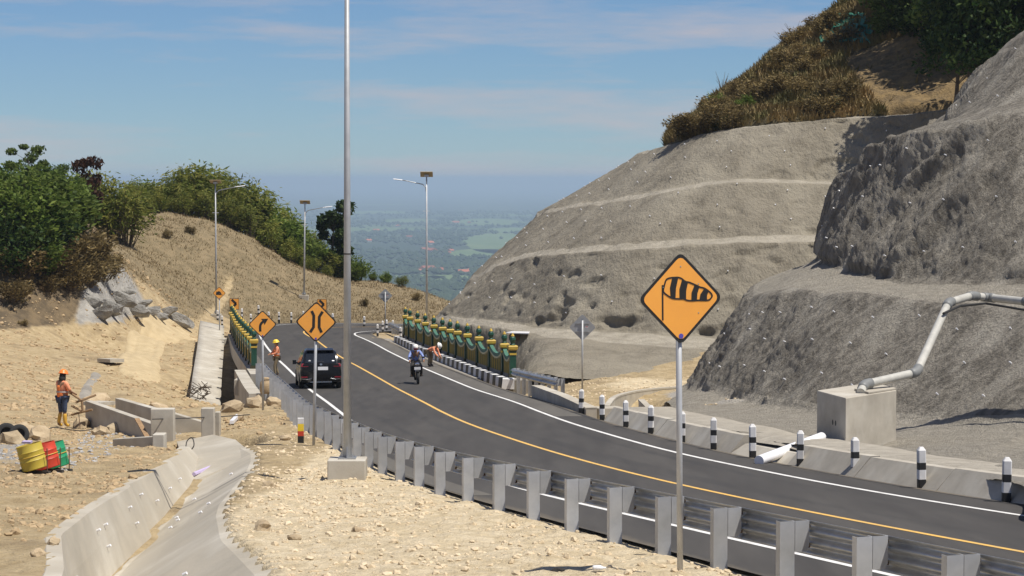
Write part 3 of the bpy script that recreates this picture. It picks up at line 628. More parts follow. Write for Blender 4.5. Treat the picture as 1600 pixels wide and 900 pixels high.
def windsock(h):
    m = MB(); f0 = lambda u, v: (u, -.0075, v); f1 = lambda u, v: (u, -.004, v)
    top = spline([(-.40, .28), (-.33, .43), (-.12, .46), (.0, .44), (.11, .365), (.20, .345), (.36, .28), (.46, .235), (.58, .20), (.72, .10), (.76, .03)], 5) * h * .985
    bot = spline([(-.40, .28), (-.41, .15), (-.22, .02), (-.06, -.005), (.06, -.01), (.16, -.045), (.28, -.055), (.40, -.05), (.52, -.055), (.68, -.05), (.76, .03)], 5) * h * .985
    for P in (top, bot):
        a, b = stroke(P, .034 * h)
        for i in range(len(a) - 1): m.prism([tuple(p) for p in (a[i], b[i], b[i + 1], a[i + 1])], f0, f1)
    tx_, bx_ = top, bot
    for (ta, tb, ba, bb) in ((-.20, -.06, -.24, -.13), (.035, .17, -.03, .12), (.33, .44, .25, .38), (.56, .66, .44, .62)):
        zt = lambda x: float(np.interp(x * h, tx_[:, 0], tx_[:, 1])); zb = lambda x: float(np.interp(x * h, bx_[:, 0], bx_[:, 1]))
        P = [(ta * h, zt(ta)), ((ta * .5 + ba * .5 - .035) * h, (zt(ta) + zb(ba)) / 2), (ba * h, zb(ba)), (bb * h, zb(bb)), ((tb * .5 + bb * .5 - .02) * h, (zt(tb) + zb(bb)) / 2), (tb * h, zt(tb))]
        q0 = lambda u, v: (u, -.0076, v); q1 = lambda u, v: (u, -.0041, v)
        m.prism([P[0], P[1], P[4], P[5]], q0, q1); m.prism([P[1], P[2], P[3], P[4]], q0, q1)
    a, b = stroke([(-.43 * h, .30 * h), (-.43 * h, -.45 * h)], .035 * h); m.prism([tuple(p) for p in (a[0], b[0], b[1], a[1])], f0, f1); return m
def narrows(h): return [([(-.22 * h, .52 * h), (-.115 * h, .30 * h), (-.115 * h, -.25 * h), (-.27 * h, -.50 * h)], .135 * h), ([(.30 * h, .50 * h), (.15 * h, .25 * h), (.15 * h, -.25 * h), (.27 * h, -.50 * h)], .135 * h)]
def bend(h):
    m = strokes([(spline([(-.16, -.50), (-.16, -.12), (-.08, .08), (.06, .20)], 5) * h, .17 * h)], -.0075, -.004, 0)
    m.prism([(-.10 * h, .39 * h), (.40 * h, .40 * h), (.14 * h, -.04 * h), (.09 * h, .14 * h)], lambda u, v: (u, -.0076, v), lambda u, v: (u, -.0041, v)); return m
def truck_hill(h):
    m = strokes([([(-.5 * h, -.12 * h), (.5 * h, -.27 * h)], [.3 * h, .05 * h])], -.0075, -.004, 0)
    m.prism([(-.5 * h, 0), (-.42 * h, .26 * h), (-.22 * h, .2 * h), (-.2 * h, .32 * h), (.12 * h, .24 * h), (.3 * h, .02 * h), (.34 * h, -.14 * h), (-.4 * h, -.02 * h)], lambda u, v: (u, -.0077, v), lambda u, v: (u, -.0042, v)); return m
def chevron(h): return [([(-.45 * h, .8 * h), (.35 * h, .02 * h)], .42 * h), ([(.35 * h, .06 * h), (-.45 * h, -.8 * h)], .42 * h)]
def on(x, y, dz=0): p = gnd(x, y, dz); return (p.x, p.y, gz(p.x, p.y))
p = gnd(1066, 897); sign('warning_sign', 'orange diamond sign with a striped windsock on the near guardrail shoulder', (p.x, p.y, gz(p.x, p.y)), R(22), (897 - 466) / F * p.y, .585, windsock, lean=R(-.6))
p = gnd(490, 700); sign('warning_sign', 'orange diamond sign with two black bars narrowing like a bridge', (p.x, p.y, gz(p.x, p.y)), R(4), (700 - 505) / F * p.y, .535, narrows, lean=R(1.4))
p = gnd(411, 650); sign('warning_sign', 'orange diamond sign with a black arrow bending right beside the bridge end', (p.x, p.y, gz(p.x, p.y)), R(6), (650 - 514) / F * p.y, .47, bend)
p = px(343, 524, 148); q = gz(p.x, p.y); sign('warning_sign', 'small orange diamond sign with a truck on a steep slope', (p.x, p.y, q), R(4), px(343, 458, 148).z - q, .44, truck_hill)
for x, y, lb in ((366, 475, 'orange board with a black chevron beside the bridge railing end'), (503, 476, 'orange chevron board hidden behind the bridge narrowing sign')):
    p = px(x, y, 173.6); q = gz(p.x, p.y); sign('chevron_sign', lb, (p.x, p.y, q), 0, p.z - q, .44, chevron, shape='square')
p = gnd(910, 607); sign('road_sign_back', 'grey back of a diamond sign standing by the concrete wall', (p.x, p.y, gz(p.x, p.y)), R(180 - 4), (607 - 510) / F * p.y, .57, back=True)
p = px(602, 505, 166); q = gz(p.x, p.y); sign('road_sign_back', 'pale grey sign back in front of the dry grass beyond the bend', (p.x, p.y, q), R(183), px(602, 462, 166).z - q, .55, back=True)

# ---- bollards
def bollard_meshes():
    out = []
    def band(z0, z1, r):
        m = MB(); m.loft([[(sx * (r - c), sy * r, z) if k else (sx * r, sy * (r - c), z) for sx, sy, ks in ((1, 1, (0, 1)), (-1, 1, (1, 0)), (-1, -1, (0, 1)), (1, -1, (1, 0))) for k in ks for c in (.018,)] for z in (z0, z1)]); return m
    for nm, a, b, mt in (('band', -.25, .17, 'black_paint'), ('band', .17, .36, 'kerb_white'), ('band', .36, .50, 'black_paint')): out.append((nm, band(a, b, .078).mesh(nm, mt)))
    m = band(.50, .74, .078); sec = [[(x * s, y * s, z) for x, y, _ in m.v[:8]] for s, z in ((1, .74), (.45, .805))]; m.loft(sec); out.append(('cap', m.mesh('cap', 'kerb_white'))); return out
BM = bollard_meshes()
def bollard(p, label, group, s=1.0):
    o = empty('bollard', p, random.uniform(-.3, .3), label, 'bollard', group); o.scale = (s, s, s); o.rotation_euler = (random.uniform(-.02, .02), random.uniform(-.02, .02), random.uniform(-.25, .25))
    for nm, me in BM: link(nm, me, o)
for i, (x, y) in enumerate([(908, 645), (941, 656), (978, 667), (1017, 677), (1066, 690), (1115, 702), (1176, 715), (1250, 728), (1336, 742), (1440, 762), (1572, 784)]):
    p = gnd(x, y); lb = {7: 'black and white bollard in front of the white outlet pipe', 8: 'black and white bollard in front of the concrete drain box', 0: 'black and white bollard at the end of the low concrete wall', 4: 'black and white bollard hidden by the windsock sign pole'}.get(i, 'black and white banded bollard along the concrete roadside gutter')
    bollard((p.x, p.y, zr(p.y)), lb, 'bollards along the gutter')
for x, y in [(340, 507), (347, 509), (378, 502), (392, 506), (404, 500), (420, 502), (436, 502.5), (455, 503), (474, 501), (520, 505), (569, 510)]:
    p = gnd(x, y); bollard((p.x, p.y, max(gz(p.x, p.y), zr(p.y))), 'small black and white bollard on the outside of the far bend', 'bollards round the far bend', .95)
for x, y in [(590, 524), (598, 518), (604, 516), (614, 517), (626, 529)]:
    p = gnd(x, y); bollard((p.x, p.y, zr(p.y)), 'black and white bollard around the short rail past the bridge', 'bollards at the inside of the bend', .95)
# kilometre post by the guardrail
p = gnd(470, 696); o = empty('marker_post', (p.x, p.y, gz(p.x, p.y)), .1, 'short post banded black, red, yellow and white beside the guardrail', 'marker post')
for a, b, mt in ((-.1, .21, 'black_paint'), (.21, .34, 'bin_red'), (.34, .53, 'helmet_yellow'), (.53, .68, 'kerb_white')):
    m = MB(); m.box((0, 0, (a + b) / 2), (.16, .14, b - a)); m.build('band' if b < .6 else 'cap', mt, o, bevel=.008)

# ---- solar street lamps
def lamp(name, label, base, h, side, block=False, tilt=R(-24), rz=0.0, arm=2.3, lean=0.0):
    o = empty(name, base, rz, label, 'street lamp'); o.rotation_euler = (0, lean, rz)
    m = MB(); m.tube([(0, 0, .3), (0, 0, h * .5), (0, 0, h)], [.088, .068, .045], 12); m.build('pole', 'galvanized_dull', o, smooth=True)
    m = MB(); m.cyl((0, 0, h * .405), (0, 0, h * .405 + .03), .076, n=12); m.build('collar', 'iron', o)
    m = MB(); m.box((0, 0, .12 if block else .05), (.78, .66, .5 if block else .5)); m.build('footing', 'concrete', o, bevel=.02)
    b = MB(); b.box((0, 0, .385), (.36, .36, .025)); b = b.build('base_plate', 'galvanized', o)
    for k in range(4):
        a = k * math.pi / 2; g = MB(); g.prism([(.085, .4), (.17, .4), (.085, .62)], lambda u, v: (u * math.cos(a) + .006 * math.sin(a), u * math.sin(a) - .006 * math.cos(a), v), lambda u, v: (u * math.cos(a) - .006 * math.sin(a), u * math.sin(a) + .006 * math.cos(a), v)); g.build('gusset', 'galvanized', b)
    m = MB(); za = h - .55; m.tube([(0, 0, za - .7), (side * .05, 0, za - .25), (side * .25, 0, za - .02), (side * arm * .6, 0, za + .22), (side * arm * .75, 0, za + .28)], [.04, .04, .035, .03, .028], 8); m.build('arm', 'galvanized', o, smooth=True)
    m = MB(); m.hexa([Vector((side * (arm * .72 + a), y * (1 - .25 * q), za + .25 + .12 * a + c)) for c, q in ((0, 0), (.06, 1)) for y in (-.13, .13) for a in (0, .62)]); hd = m.build('lamp_head', 'white_plastic', o, bevel=.015)
    m = MB(); m.box((side * (arm * .72 + .31), 0, za + .274), (.4, .16, .02), (0, -side * .12, 0)); m.build('lens', 'glass_dark', hd)
    pn = MB(); pn.box((0, 0, h + .12), (.85, .56, .04), (tilt, 0, 0)); pn = pn.build('solar_panel', 'solar', o)
    M = Euler((tilt, 0, 0)).to_matrix(); m = MB(); q = M @ Vector((0, 0, .025)); m.box((q.x, q.y, h + .12 + q.z), (.80, .5, .006), (tilt, 0, 0)); m.build('cell_sheet', 'solar_cell', pn)
    m = MB(); m.box((0, 0, h + .02), (.3, .2, .14)); m.build('battery_box', 'galvanized_dull', o)
    if not block: m = MB(); m.box((0, 0, h * .78), (.5, .03, .03)); m.build('crossbar', 'white_plastic', o)
    return o
p = gnd(543, 750); lamp('street_lamp', 'tall galvanized lamp pole on a concrete footing behind the near guardrail', (p.x, p.y, gz(p.x, p.y) + .03), 11.3, 1, True, lean=R(.15))
p = px(338, 505, 168); lamp('street_lamp', 'slender solar lamp post beside the truck slope sign with its arm over the road', (p.x, p.y, gz(p.x, p.y)), px(338, 286, 168).z - gz(p.x, p.y), 1)
p = px(475, 494, 182); lamp('street_lamp', 'solar lamp post on the toe of the dry hill past the bend', (p.x, p.y, gz(p.x, p.y)), px(481, 318, 182).z - gz(p.x, p.y), 1, tilt=R(-30), lean=R(.9))
p = px(667, 520, 150); lamp('street_lamp', 'solar lamp post behind the bridge railing with its arm reaching left', (p.x, p.y, gz(p.x, p.y)), px(667, 275, 150).z - gz(p.x, p.y), -1, tilt=R(-38))

# ---- guardrails
def wave(n, amp, H):              # corrugation: depth as a function of height
    z = np.linspace(0, H, 8 * n + 1); return [(amp * (.5 - .5 * math.cos(2 * math.pi * n * t / H)), t) for t in z]
def guardrail(name, label, P, H, post_h, n_wave, step=2.0, side=1, post_w=.19):
    """P: plan polyline of the post line; the beam hangs on the road side (side = +1: right of travel)"""
    P = np.asarray(P, float); L_ = np.r_[0, np.cumsum(np.linalg.norm(np.diff(P, axis=0), axis=1))]; T_ = np.arange(0, L_[-1] + .01, step)
    pts = np.stack([np.interp(T_, L_, P[:, k]) for k in (0, 1)], 1); tan = np.gradient(pts, axis=0); tan /= np.linalg.norm(tan, axis=1)[:, None]; nor = np.stack([tan[:, 1], -tan[:, 0]], 1) * side
    b0 = Vector((pts[0][0], pts[0][1], zr(pts[0][1]))); root = empty(name, b0, 0, label, 'guardrail')
    # one post of C section with its spacer, shared by all
    def cpost(d, wd, z0, z1, th=.006):
        m = MB(); m.box((0, -wd / 2, (z0 + z1) / 2), (d, th, z1 - z0)); m.box((-d / 2 + th / 2, 0, (z0 + z1) / 2 - .001), (th, wd, z1 - z0 - .002)); m.box((d / 2 - th / 2, 0, (z0 + z1) / 2 - .001), (th, wd, z1 - z0 - .002)); return m
    pm = cpost(post_w, .11, -.5, post_h).mesh('post', 'galvanized_dull')
    s = MB(); zb = post_h - H * .92; s.prism([(post_w / 2 + .008, post_h), (post_w / 2 + .008, zb), (post_w * 1.30, zb), (post_w * 1.5, zb + H * .16), (post_w * 1.5, post_h)], lambda a, c: (a, -.055, c), lambda a, c: (a, -.049, c))
    s.box((post_w * 1.5 - .003, .002, post_h - H * .38), (.006, .1, H * .74)); s.box((post_w / 2 + .011, .002, post_h - H * .46), (.005, .1, H * .9)); sm_ = s.mesh('spacer', 'galvanized_dull')
    kms = []
    for z in np.linspace(post_h - H * .8, post_h - H * .2, max(2, n_wave - 1)):
        k = MB(); k.cyl((post_w * 1.5 + .05, .04, z), (post_w * 1.5 + .004, .04, z), .026, n=6); kms.append(k.mesh('bolt', 'rust'))
    for a, t, nn in zip(pts, tan, nor):
        o = link('post', pm, root); o.location = (a[0] - b0.x, a[1] - b0.y, zr(a[1]) - b0.z); o.rotation_euler = (0, 0, math.atan2(nn[1], nn[0]) if side > 0 else math.atan2(nn[1], nn[0]))
        link('spacer', sm_, o)
        for km in (kms if a[1] < 60 else ()): link('bolt', km, o)
    W_ = wave(n_wave, .075, H)
    for i in range(0, len(pts) - 1, 2):
        j = min(i + 2, len(pts) - 1); q = resample(np.array([pts[i], pts[(i + j) // 2] if j > i + 1 else (pts[i] + pts[j]) / 2, pts[j]]), 5); nq = nor[i][None] * np.linspace(1, 0, 5)[:, None] + nor[j][None] * np.linspace(0, 1, 5)[:, None]
        lap = .004 * ((i // 2) % 2); G_ = []
        ext = tan[j] * .14
        q[-1] = q[-1] + ext
        for a, nn in zip(q, nq): G_.append([(a[0] + nn[0] * (post_w * 1.5 + .02 + d + lap) - b0.x, a[1] + nn[1] * (post_w * 1.5 + .02 + d + lap) - b0.y, zr(a[1]) + post_h - H - .01 + t - b0.z) for d, t in W_])
        v = np.array(G_); o = npmesh('beam', v.reshape(-1, 3), gridfaces(v.shape[0], v.shape[1]), 'galvanized', root, True)
        so = o.modifiers.new('thickness', 'SOLIDIFY'); so.thickness = .004
    return root
_y = np.r_[np.arange(20, 101, 1.0)]
guardrail('guardrail', 'long three-ridged steel guardrail curving along the dirt shoulder to the bridge', np.stack([xL(_y) - 1.92, _y], 1), .40, .80, 3)
guardrail('guardrail', 'short steel guardrail between the painted kerb and the low concrete wall', [(1.95, 83.8), (.25, 94.3)], .31, .78, 2, 1.5, -1, .14)
guardrail('guardrail', 'short steel guardrail past the far end of the bridge railing', [(-7.3, 146.2), (-8.7, 156)], .31, .7, 2, 2.0, -1, .14)
# ================================================================== BRIDGE AND CONCRETE WORKS
def strip(Ys, fl, fr, f0, f1):    # solid between two plan curves and two levels
    m = MB(); secs = []
    for y in Ys:
        l, r, a, b = float(fl(y)), float(fr(y)), float(f0(y)), float(f1(y)); secs.append([(l, y, a), (r, y, a), (r, y, b), (l, y, b)])
    return m.loft(secs)
kx = lambda Y: -.47 - .153 * (Y - 94.4)         # road face of the painted kerb
BY = np.arange(101, 148.1, 2.35)
br = empty('bridge', (float(xL(106)), 106, float(zr(106))), 0, 'short concrete road bridge over the dry gully with railings on both sides', 'bridge')
strip(BY, lambda y: xL(y) - 1.5, lambda y: kx(y) + .1, lambda y: zr(y) - .5, lambda y: zr(y) - .03).build('deck', 'old_concrete', br, world=True)
strip(BY, lambda y: xL(y) - .155 * max(0, y - 144) - 2.15, lambda y: xL(y) - .155 * max(0, y - 144) - 1.5, lambda y: zr(y) - .62, lambda y: zr(y) + .16).build('edge_beam', 'concrete', br, world=True)
for off in (-1.3, 1.2, 3.7, 6.2):
    strip(BY, lambda y: xL(y) + off - .2, lambda y: xL(y) + off + .2, lambda y: zr(y) - 1.35, lambda y: zr(y) - .51).build('girder', 'old_concrete', br, world=True)
strip(np.arange(94.4, 142, 2.35), lambda y: kx(y) + .34, lambda y: kx(y) + 1.25, lambda y: zr(y) - .5, lambda y: zr(y) + .24).build('walkway', 'old_concrete', br, world=True)
m = MB(); m.box((-8.2, 102.0, -11.9), (9.0, 1.4, 4.2), (0, 0, .15)); m.build('abutment', 'old_concrete', br, world=True)
m = MB(); m.box((-13.3, 147.4, -12.9), (10.0, 1.2, 4.2), (0, 0, .15)); m.build('abutment', 'old_concrete', br, world=True)
m = MB(); m.box((px(348.5, 560, 144).x, 144, -12.6), (.42, 1.6, 4.2)); m.build('pier', 'concrete', br, world=True)
m = MB(); m.box((-12.6, 116, -12.6), (.55, .8, 5.0)); m.build('pier', 'old_concrete', br, world=True)
q = px(378, 604, 100); m = MB(); m.box((q.x, q.y, q.z), (.58, 1.2, .72)); m.build('bearing_block', 'concrete', br, world=True, bevel=.02)
strip(np.arange(86, 107, 2.0), lambda y: xL(y) - 2.75, lambda y: xL(y) - 2.22, lambda y: zr(y) - 3.0, lambda y: zr(y) + .10).build('wing_wall', 'concrete', br, world=True)
# painted kerb, block by block
kb = empty('painted_kerb', (kx(94.4), 94.4, float(zr(94.4))), 0, 'black and white painted kerb along the right side of the bridge', 'kerb')
n = 52; ys = np.linspace(94.4, 141.5, n + 1)
for i in range(n):
    y0, y1 = ys[i] + .01, ys[i + 1] - .01; mb = MB(); z0, z1 = float(zr(y0)), float(zr(y1)); g = 0.002 * (i % 2)
    mb.hexa([Vector(p) for p in ((kx(y0) - g, y0, z0 - .1), (kx(y0) + .33, y0, z0 - .1), (kx(y1) - g, y1, z1 - .1), (kx(y1) + .33, y1, z1 - .1), (kx(y0) + .03, y0, z0 + .34), (kx(y0) + .33, y0, z0 + .34), (kx(y1) + .03, y1, z1 + .34), (kx(y1) + .33, y1, z1 + .34))])
    mb.build('block', 'black_paint' if i % 2 == 0 else 'kerb_white', kb, world=True)
m = MB(); m.hexa([Vector(p) for p in ((-.45, 93.6, zr(93.6) - .1), (.1, 93.6, zr(93.6) - .1), (-.45, 94.38, zr(94.4) - .1), (.1, 94.38, zr(94.4) - .1), (-.40, 93.6, zr(93.6) + .33), (.1, 93.6, zr(93.6) + .33), (-.40, 94.38, zr(94.4) + .36), (.1, 94.38, zr(94.4) + .36))]); m.build('end_block', 'kerb_white', kb, world=True)

# railings: pillars with caps and finials, ribbed panels with a swag
def pillar_meshes():
    o = {}
    m = MB(); m.box((0, 0, .62), (.27, .27, 1.24)); o['shaft'] = m.mesh('shaft', 'rail_green')
    m = MB(); m.box((0, 0, .09), (.36, .36, .18)); o['foot'] = m.mesh('foot', 'rail_dark')
    m = MB(); m.box((0, 0, 1.08), (.40, .40, .08)); m.box((0, 0, 1.10), (.0, .0, .0)); m = MB().box((0, 0, 1.08), (.31, .31, .09)); o['band'] = m.mesh('band', 'rail_gold')
    m = MB(); m.loft([[(sx * a, sy * a, z) for sx, sy in ((-1, -1), (1, -1), (1, 1), (-1, 1))] for a, z in ((.15, 1.24), (.165, 1.25), (.205, 1.30), (.215, 1.41), (.19, 1.45), (.10, 1.46))]); o['cap'] = m.mesh('cap', 'rail_gold')
    m = MB(); m.box((0, 0, 1.225), (.32, .32, .07)); o['collar'] = m.mesh('collar', 'rail_dark')
    m = MB(); m.lathe([(.10, 1.45), (.13, 1.49), (.075, 1.54), (.10, 1.60), (.145, 1.70), (.12, 1.80), (.07, 1.85), (.02, 1.86)], 10); o['finial'] = m.mesh('finial', 'rail_green')
    m = MB(); m.lathe([(.065, 1.83), (.085, 1.87), (.05, 1.94), (.012, 2.0)], 8); o['finial_tip'] = m.mesh('finial_tip', 'rail_gold'); return o
PM = pillar_meshes()
def railing(label, pts, facing):
    """pts: world positions of the pillars; facing +1: show side towards -X"""
    root = empty('bridge_railing', pts[0], 0, label, 'railing'); b0 = Vector(pts[0])
    for i, p in enumerate(pts):
        a = Vector(pts[min(i + 1, len(pts) - 1)]) - Vector(pts[max(i - 1, 0)]); rz = math.atan2(a.y, a.x) - math.pi / 2
        o = link('pillar', PM['shaft'], root); o.location = Vector(p) - b0; o.rotation_euler = (0, 0, rz)
        for k in ('foot', 'band', 'collar', 'cap', 'finial', 'finial_tip'): link(k, PM[k], o)
    for a, b in zip(pts[:-1], pts[1:]):
        a, b = Vector(a), Vector(b); d = (b - a); L_ = d.length; u = d.normalized(); nrm = Vector((-u.y, u.x, 0)) * 1.0; s0, s1 = .14, L_ - .14
        top = lambda t: .84 + .26 * (2 * t - 1) ** 2
        m = MB(); k = 8
        for i in range(k):
            t0, t1 = i / k, (i + 1) / k; P0, P1 = a + u * (s0 + (s1 - s0) * t0), a + u * (s0 + (s1 - s0) * t1)
            m.hexa([q + nrm * e + Vector((0, 0, z)) for z in (0,) for e, q in ((-.05, P0), (-.05, P1), (.05, P0), (.05, P1))] + [q + nrm * e + Vector((0, 0, top(t) - .02)) for e, q, t in ((-.05, P0, t0), (-.05, P1, t1), (.05, P0, t0), (.05, P1, t1))])
        pn = m.build('panel', 'rail_olive', root, world=True)
        for i in range(1, 11):
            t = i / 11; P = a + u * (s0 + (s1 - s0) * t); m = MB(); m.box(P + Vector((0, 0, (.14 + top(t) - .2) / 2)), (.16, .07, top(t) - .34), (0, 0, math.atan2(u.y, u.x) + math.pi / 2)); m.v = [tuple(Vector(q)) for q in m.v]; m.build('rib', 'rail_gold' if i % 2 else 'rail_olive', root, world=True).parent = root
        m = MB(); m.hexa([q + nrm * e + Vector((0, 0, z)) for z in (.0, .16) for e, q in ((-.09, a + u * s0), (-.09, a + u * s1), (.09, a + u * s0), (.09, a + u * s1))]); m.build('plinth', 'old_concrete', root, world=True)
        for nm, mt, dz, th, e in (('swag', 'swag_green', .10, .16, .085), ('swag_trim', 'swag_cream', -.02, .07, .105)):
            secs = []
            for i in range(11):
                t = i / 10; P = a + u * (s0 + (s1 - s0) * t); c = 1.04 - .30 * (1 - (2 * t - 1) ** 2) + dz
                secs.append([P + nrm * g + Vector((0, 0, c + h)) for g, h in ((-e, -th / 2), (e, -th / 2), (e, th / 2), (-e, th / 2))])
            m = MB(); m.loft(secs); m.build(nm, mt, root, world=True)
rpts = []
for x in (801, 788, 767, 748, 730, 714.5, 703, 691, 677.5, 664, 652, 640, 633):
    f = lambda Y: 800 + F * (kx(Y) + .82) / Y - x; lo, hi = 90, 160
    for _ in range(50):
        mid = (lo + hi) / 2
        if f(mid) > 0: lo = mid
        else: hi = mid
    rpts.append((kx(lo) + .82, lo, float(zr(lo)) + .22))
railing('green and gold ornamental bridge railing behind the painted kerb', rpts, 1)
lpts = [(float(xL(min(y, 144))) - .155 * max(0, y - 144) - 1.8, y, float(zr(y)) + .14) for y in np.arange(106, 150.5, 4.0)]
railing('green and gold ornamental bridge railing above the shaded gully', lpts, -1)

# ---- concrete lined slope left of the bridge
mm = resample(spline([px(x, y, Y)[:2] for x, y, Y in ((320, 602, 117), (324, 570, 128), (329, 545, 140), (331, 524, 151))], 8), 20)
_ap = drape('concrete_apron', mm + np.array([-.9, 0]), mm + np.array([.75, 0]), .30, 'concrete', 5); tag(_ap, kind='structure')
_co = np.empty(len(_ap.data.vertices) * 3, np.float32); _ap.data.vertices.foreach_get('co', _co); _co = _co.reshape(20, 5, 3); _t = np.arange(20)
for k in range(5): _co[:, k, 2] = np.polyval(np.polyfit(_t, _co[:, k, 2], 2), _t) + .18
_co[:, :, 2] = _co[:, :, 2].mean(1, keepdims=True) + np.linspace(.1, -.25, 5)[None, :]
_ap.data.vertices.foreach_set('co', _co.ravel()); _ap.modifiers.new('thickness', 'SOLIDIFY').thickness = .5

# ---- concrete ditch
ys = np.arange(18, 56.2, .5); A_, B_, C_, Z_ = ditch(ys); base = zr(ys)
nz = lambda k: fbm(ys * .8, ys * 0 + k, .5, 3)
wl_ = [(A_ - .34 + .08 * nz(1), base - .06), (A_ - .22, base + .03), (A_, base + .02), (A_ + (B_ - A_) * .5, base + Z_ * .5), (B_ - .03, base + Z_)]
fl_ = [(B_ - .03, base + Z_), (B_ + .16, base + Z_ + .02), (B_ + (C_ - B_) * .45, base + Z_ * .60), (C_ - .12, base + Z_ * .05 + .02), (C_ + .12 + .22 * nz(5), base + .02)]
dt = empty('concrete_ditch', (float(B_[30]), float(ys[30]), float(base[30] + Z_[30])), 0, 'pale concrete lined ditch cut through the dirt below the lamp pole', 'ditch')
def sheet(name, cols, m, parent, a=0, b=None):
    v = np.stack([np.stack([x, ys, z], 1) for x, z in cols], 1)[a:b]; v = v - np.array(parent.location); return npmesh(name, v.reshape(-1, 3), gridfaces(v.shape[0], v.shape[1])[:, ::-1], m, parent, False)
cut = int(np.argmax(ys > 42.6))
off = [(x + .0, z) for x, z in wl_]
sheet('side_wall', [(x + .07, z + .02) for x, z in wl_], 'ditch_concrete', dt, 0, cut + 1); sheet('side_wall', wl_, 'ditch_concrete', dt, cut - 1)
sheet('sloping_bed', fl_, 'ditch_concrete', dt)
m = MB(); y = ys[cut]; z0 = float(base[cut]); m.add([(A_[cut] - .3, y, z0 + .06), (A_[cut] + .07, y, z0 + .04), (B_[cut] + .04, y, z0 + Z_[cut] + .05), (B_[cut] - .3, y, z0 + Z_[cut] - .1)], [(0, 1, 2, 3)]); m.build('wall_end', 'ditch_concrete', dt, world=True)
wp = MB(); wp.cyl((0, 0, 0), (.06, -.02, .03), .022, n=8); wpm = wp.mesh('weep_pipe', 'pvc_white')
for i in range(26):
    k = random.randrange(16, 74); sd = i % 2
    if sd: t = random.choice((.3, .65)); pt = (B_[k] + (C_[k] - B_[k]) * t, ys[k], base[k] + Z_[k] * (1 - t) * .95 + .02)
    else: t = random.choice((.3, .6)); pt = (A_[k] + (B_[k] - A_[k]) * t + (.07 if k < cut else 0), ys[k], base[k] + Z_[k] * t + .04)
    o = link('weep_pipe', wpm, dt); o.location = Vector(pt) - dt.location
_v = []
for k in range(len(ys)):
    e = max(0, .05 + .55 * float(nz(9)[k])); _v.append([(B_[k] - .05, ys[k], base[k] + Z_[k] + .03), (B_[k] + e * .4, ys[k], base[k] + Z_[k] + .03 + .12 * e), (B_[k] + .06 + e, ys[k], base[k] + Z_[k] + .015 + .02 * e)])
_v = np.array(_v) - np.array(dt.location); npmesh('silt', _v.reshape(-1, 3), gridfaces(len(ys), 3)[:, ::-1], 'dirt', dt, True)
# ---- culvert mouth
def wall(m, a, b, th, hgt, cap=0):   # a, b = top edge ends (Vectors), th thickness away from camera
    d = (b - a); nrm = Vector((-d.y, d.x, 0)).normalized() * th
    if nrm.y < 0: nrm = -nrm
    return m.hexa([a - Vector((0, 0, hgt)), b - Vector((0, 0, hgt)), a + nrm - Vector((0, 0, hgt)), b + nrm - Vector((0, 0, hgt)), a, b, a + nrm, b + nrm])
cv = empty('culvert', tuple(px(252, 700, 60)), 0, 'new concrete culvert mouth with wing walls and two square pillars', 'culvert')
for nm, a, b, th, hg in (('wing_wall', (133, 626, 66.5), (236, 662, 61.5), .22, 1.3), ('wing_wall', (180, 622, 69.5), (262, 645, 64.5), .22, 1.3), ('head_wall', (268, 645, 63.8), (316, 659, 63.8), .3, 1.5), ('low_wall', (176, 686, 58.4), (240, 682, 57.6), .25, .8)):
    m = MB(); wall(m, px(*a), px(*b), th, hg); m.build(nm, 'concrete', cv, world=True, bevel=.015)
for x0, x1, y0, Y, hg, dp in ((235, 271, 639, 60.6, 1.5, .35), (314, 334, 638, 62.0, 1.5, .3), (335, 343, 644, 62.6, 1.2, .3)):
    m = MB(); wall(m, px(x0, y0, Y), px(x1, y0, Y), dp, hg); m.build('pillar', 'concrete', cv, world=True, bevel=.02)
m = MB(); wall(m, px(238, 679, 57.4), px(256, 679, 57.4), .5, .8); m.build('end_block', 'concrete', cv, world=True, bevel=.02)
P = [px(268, 698, 58.6), px(300, 752, 51.8), px(400, 708, 53.5), px(366, 688, 57.8), px(332, 678, 61.5)]
m = MB(); mid = px(318, 700, 57); e1 = px(296, 742, 53); fold = px(372, 698, 55.8)
m.add([px(276, 690, 60.4), px(300, 752, 52), px(398, 712, 53.4), px(368, 687, 58), px(333, 679, 61.5), px(322, 722, 54.5), px(310, 700, 58)], [(0, 1, 5, 6), (1, 2, 5), (5, 2, 3), (6, 5, 3, 4), (0, 6, 4)])
o = m.build('apron', 'ditch_concrete', cv, world=True); so = o.modifiers.new('thickness', 'SOLIDIFY'); so.thickness = .12; so.offset = -1
m = MB(); a = px(303, 744, 52.6); b = px(335, 731, 54); m.tube([a + Vector((0, 0, .05)), b + Vector((0, 0, .05))], .05, 6); tag(m.build('pipe_offcut', 'purple'), 'lilac pipe offcut lying on the culvert apron', 'pipe')
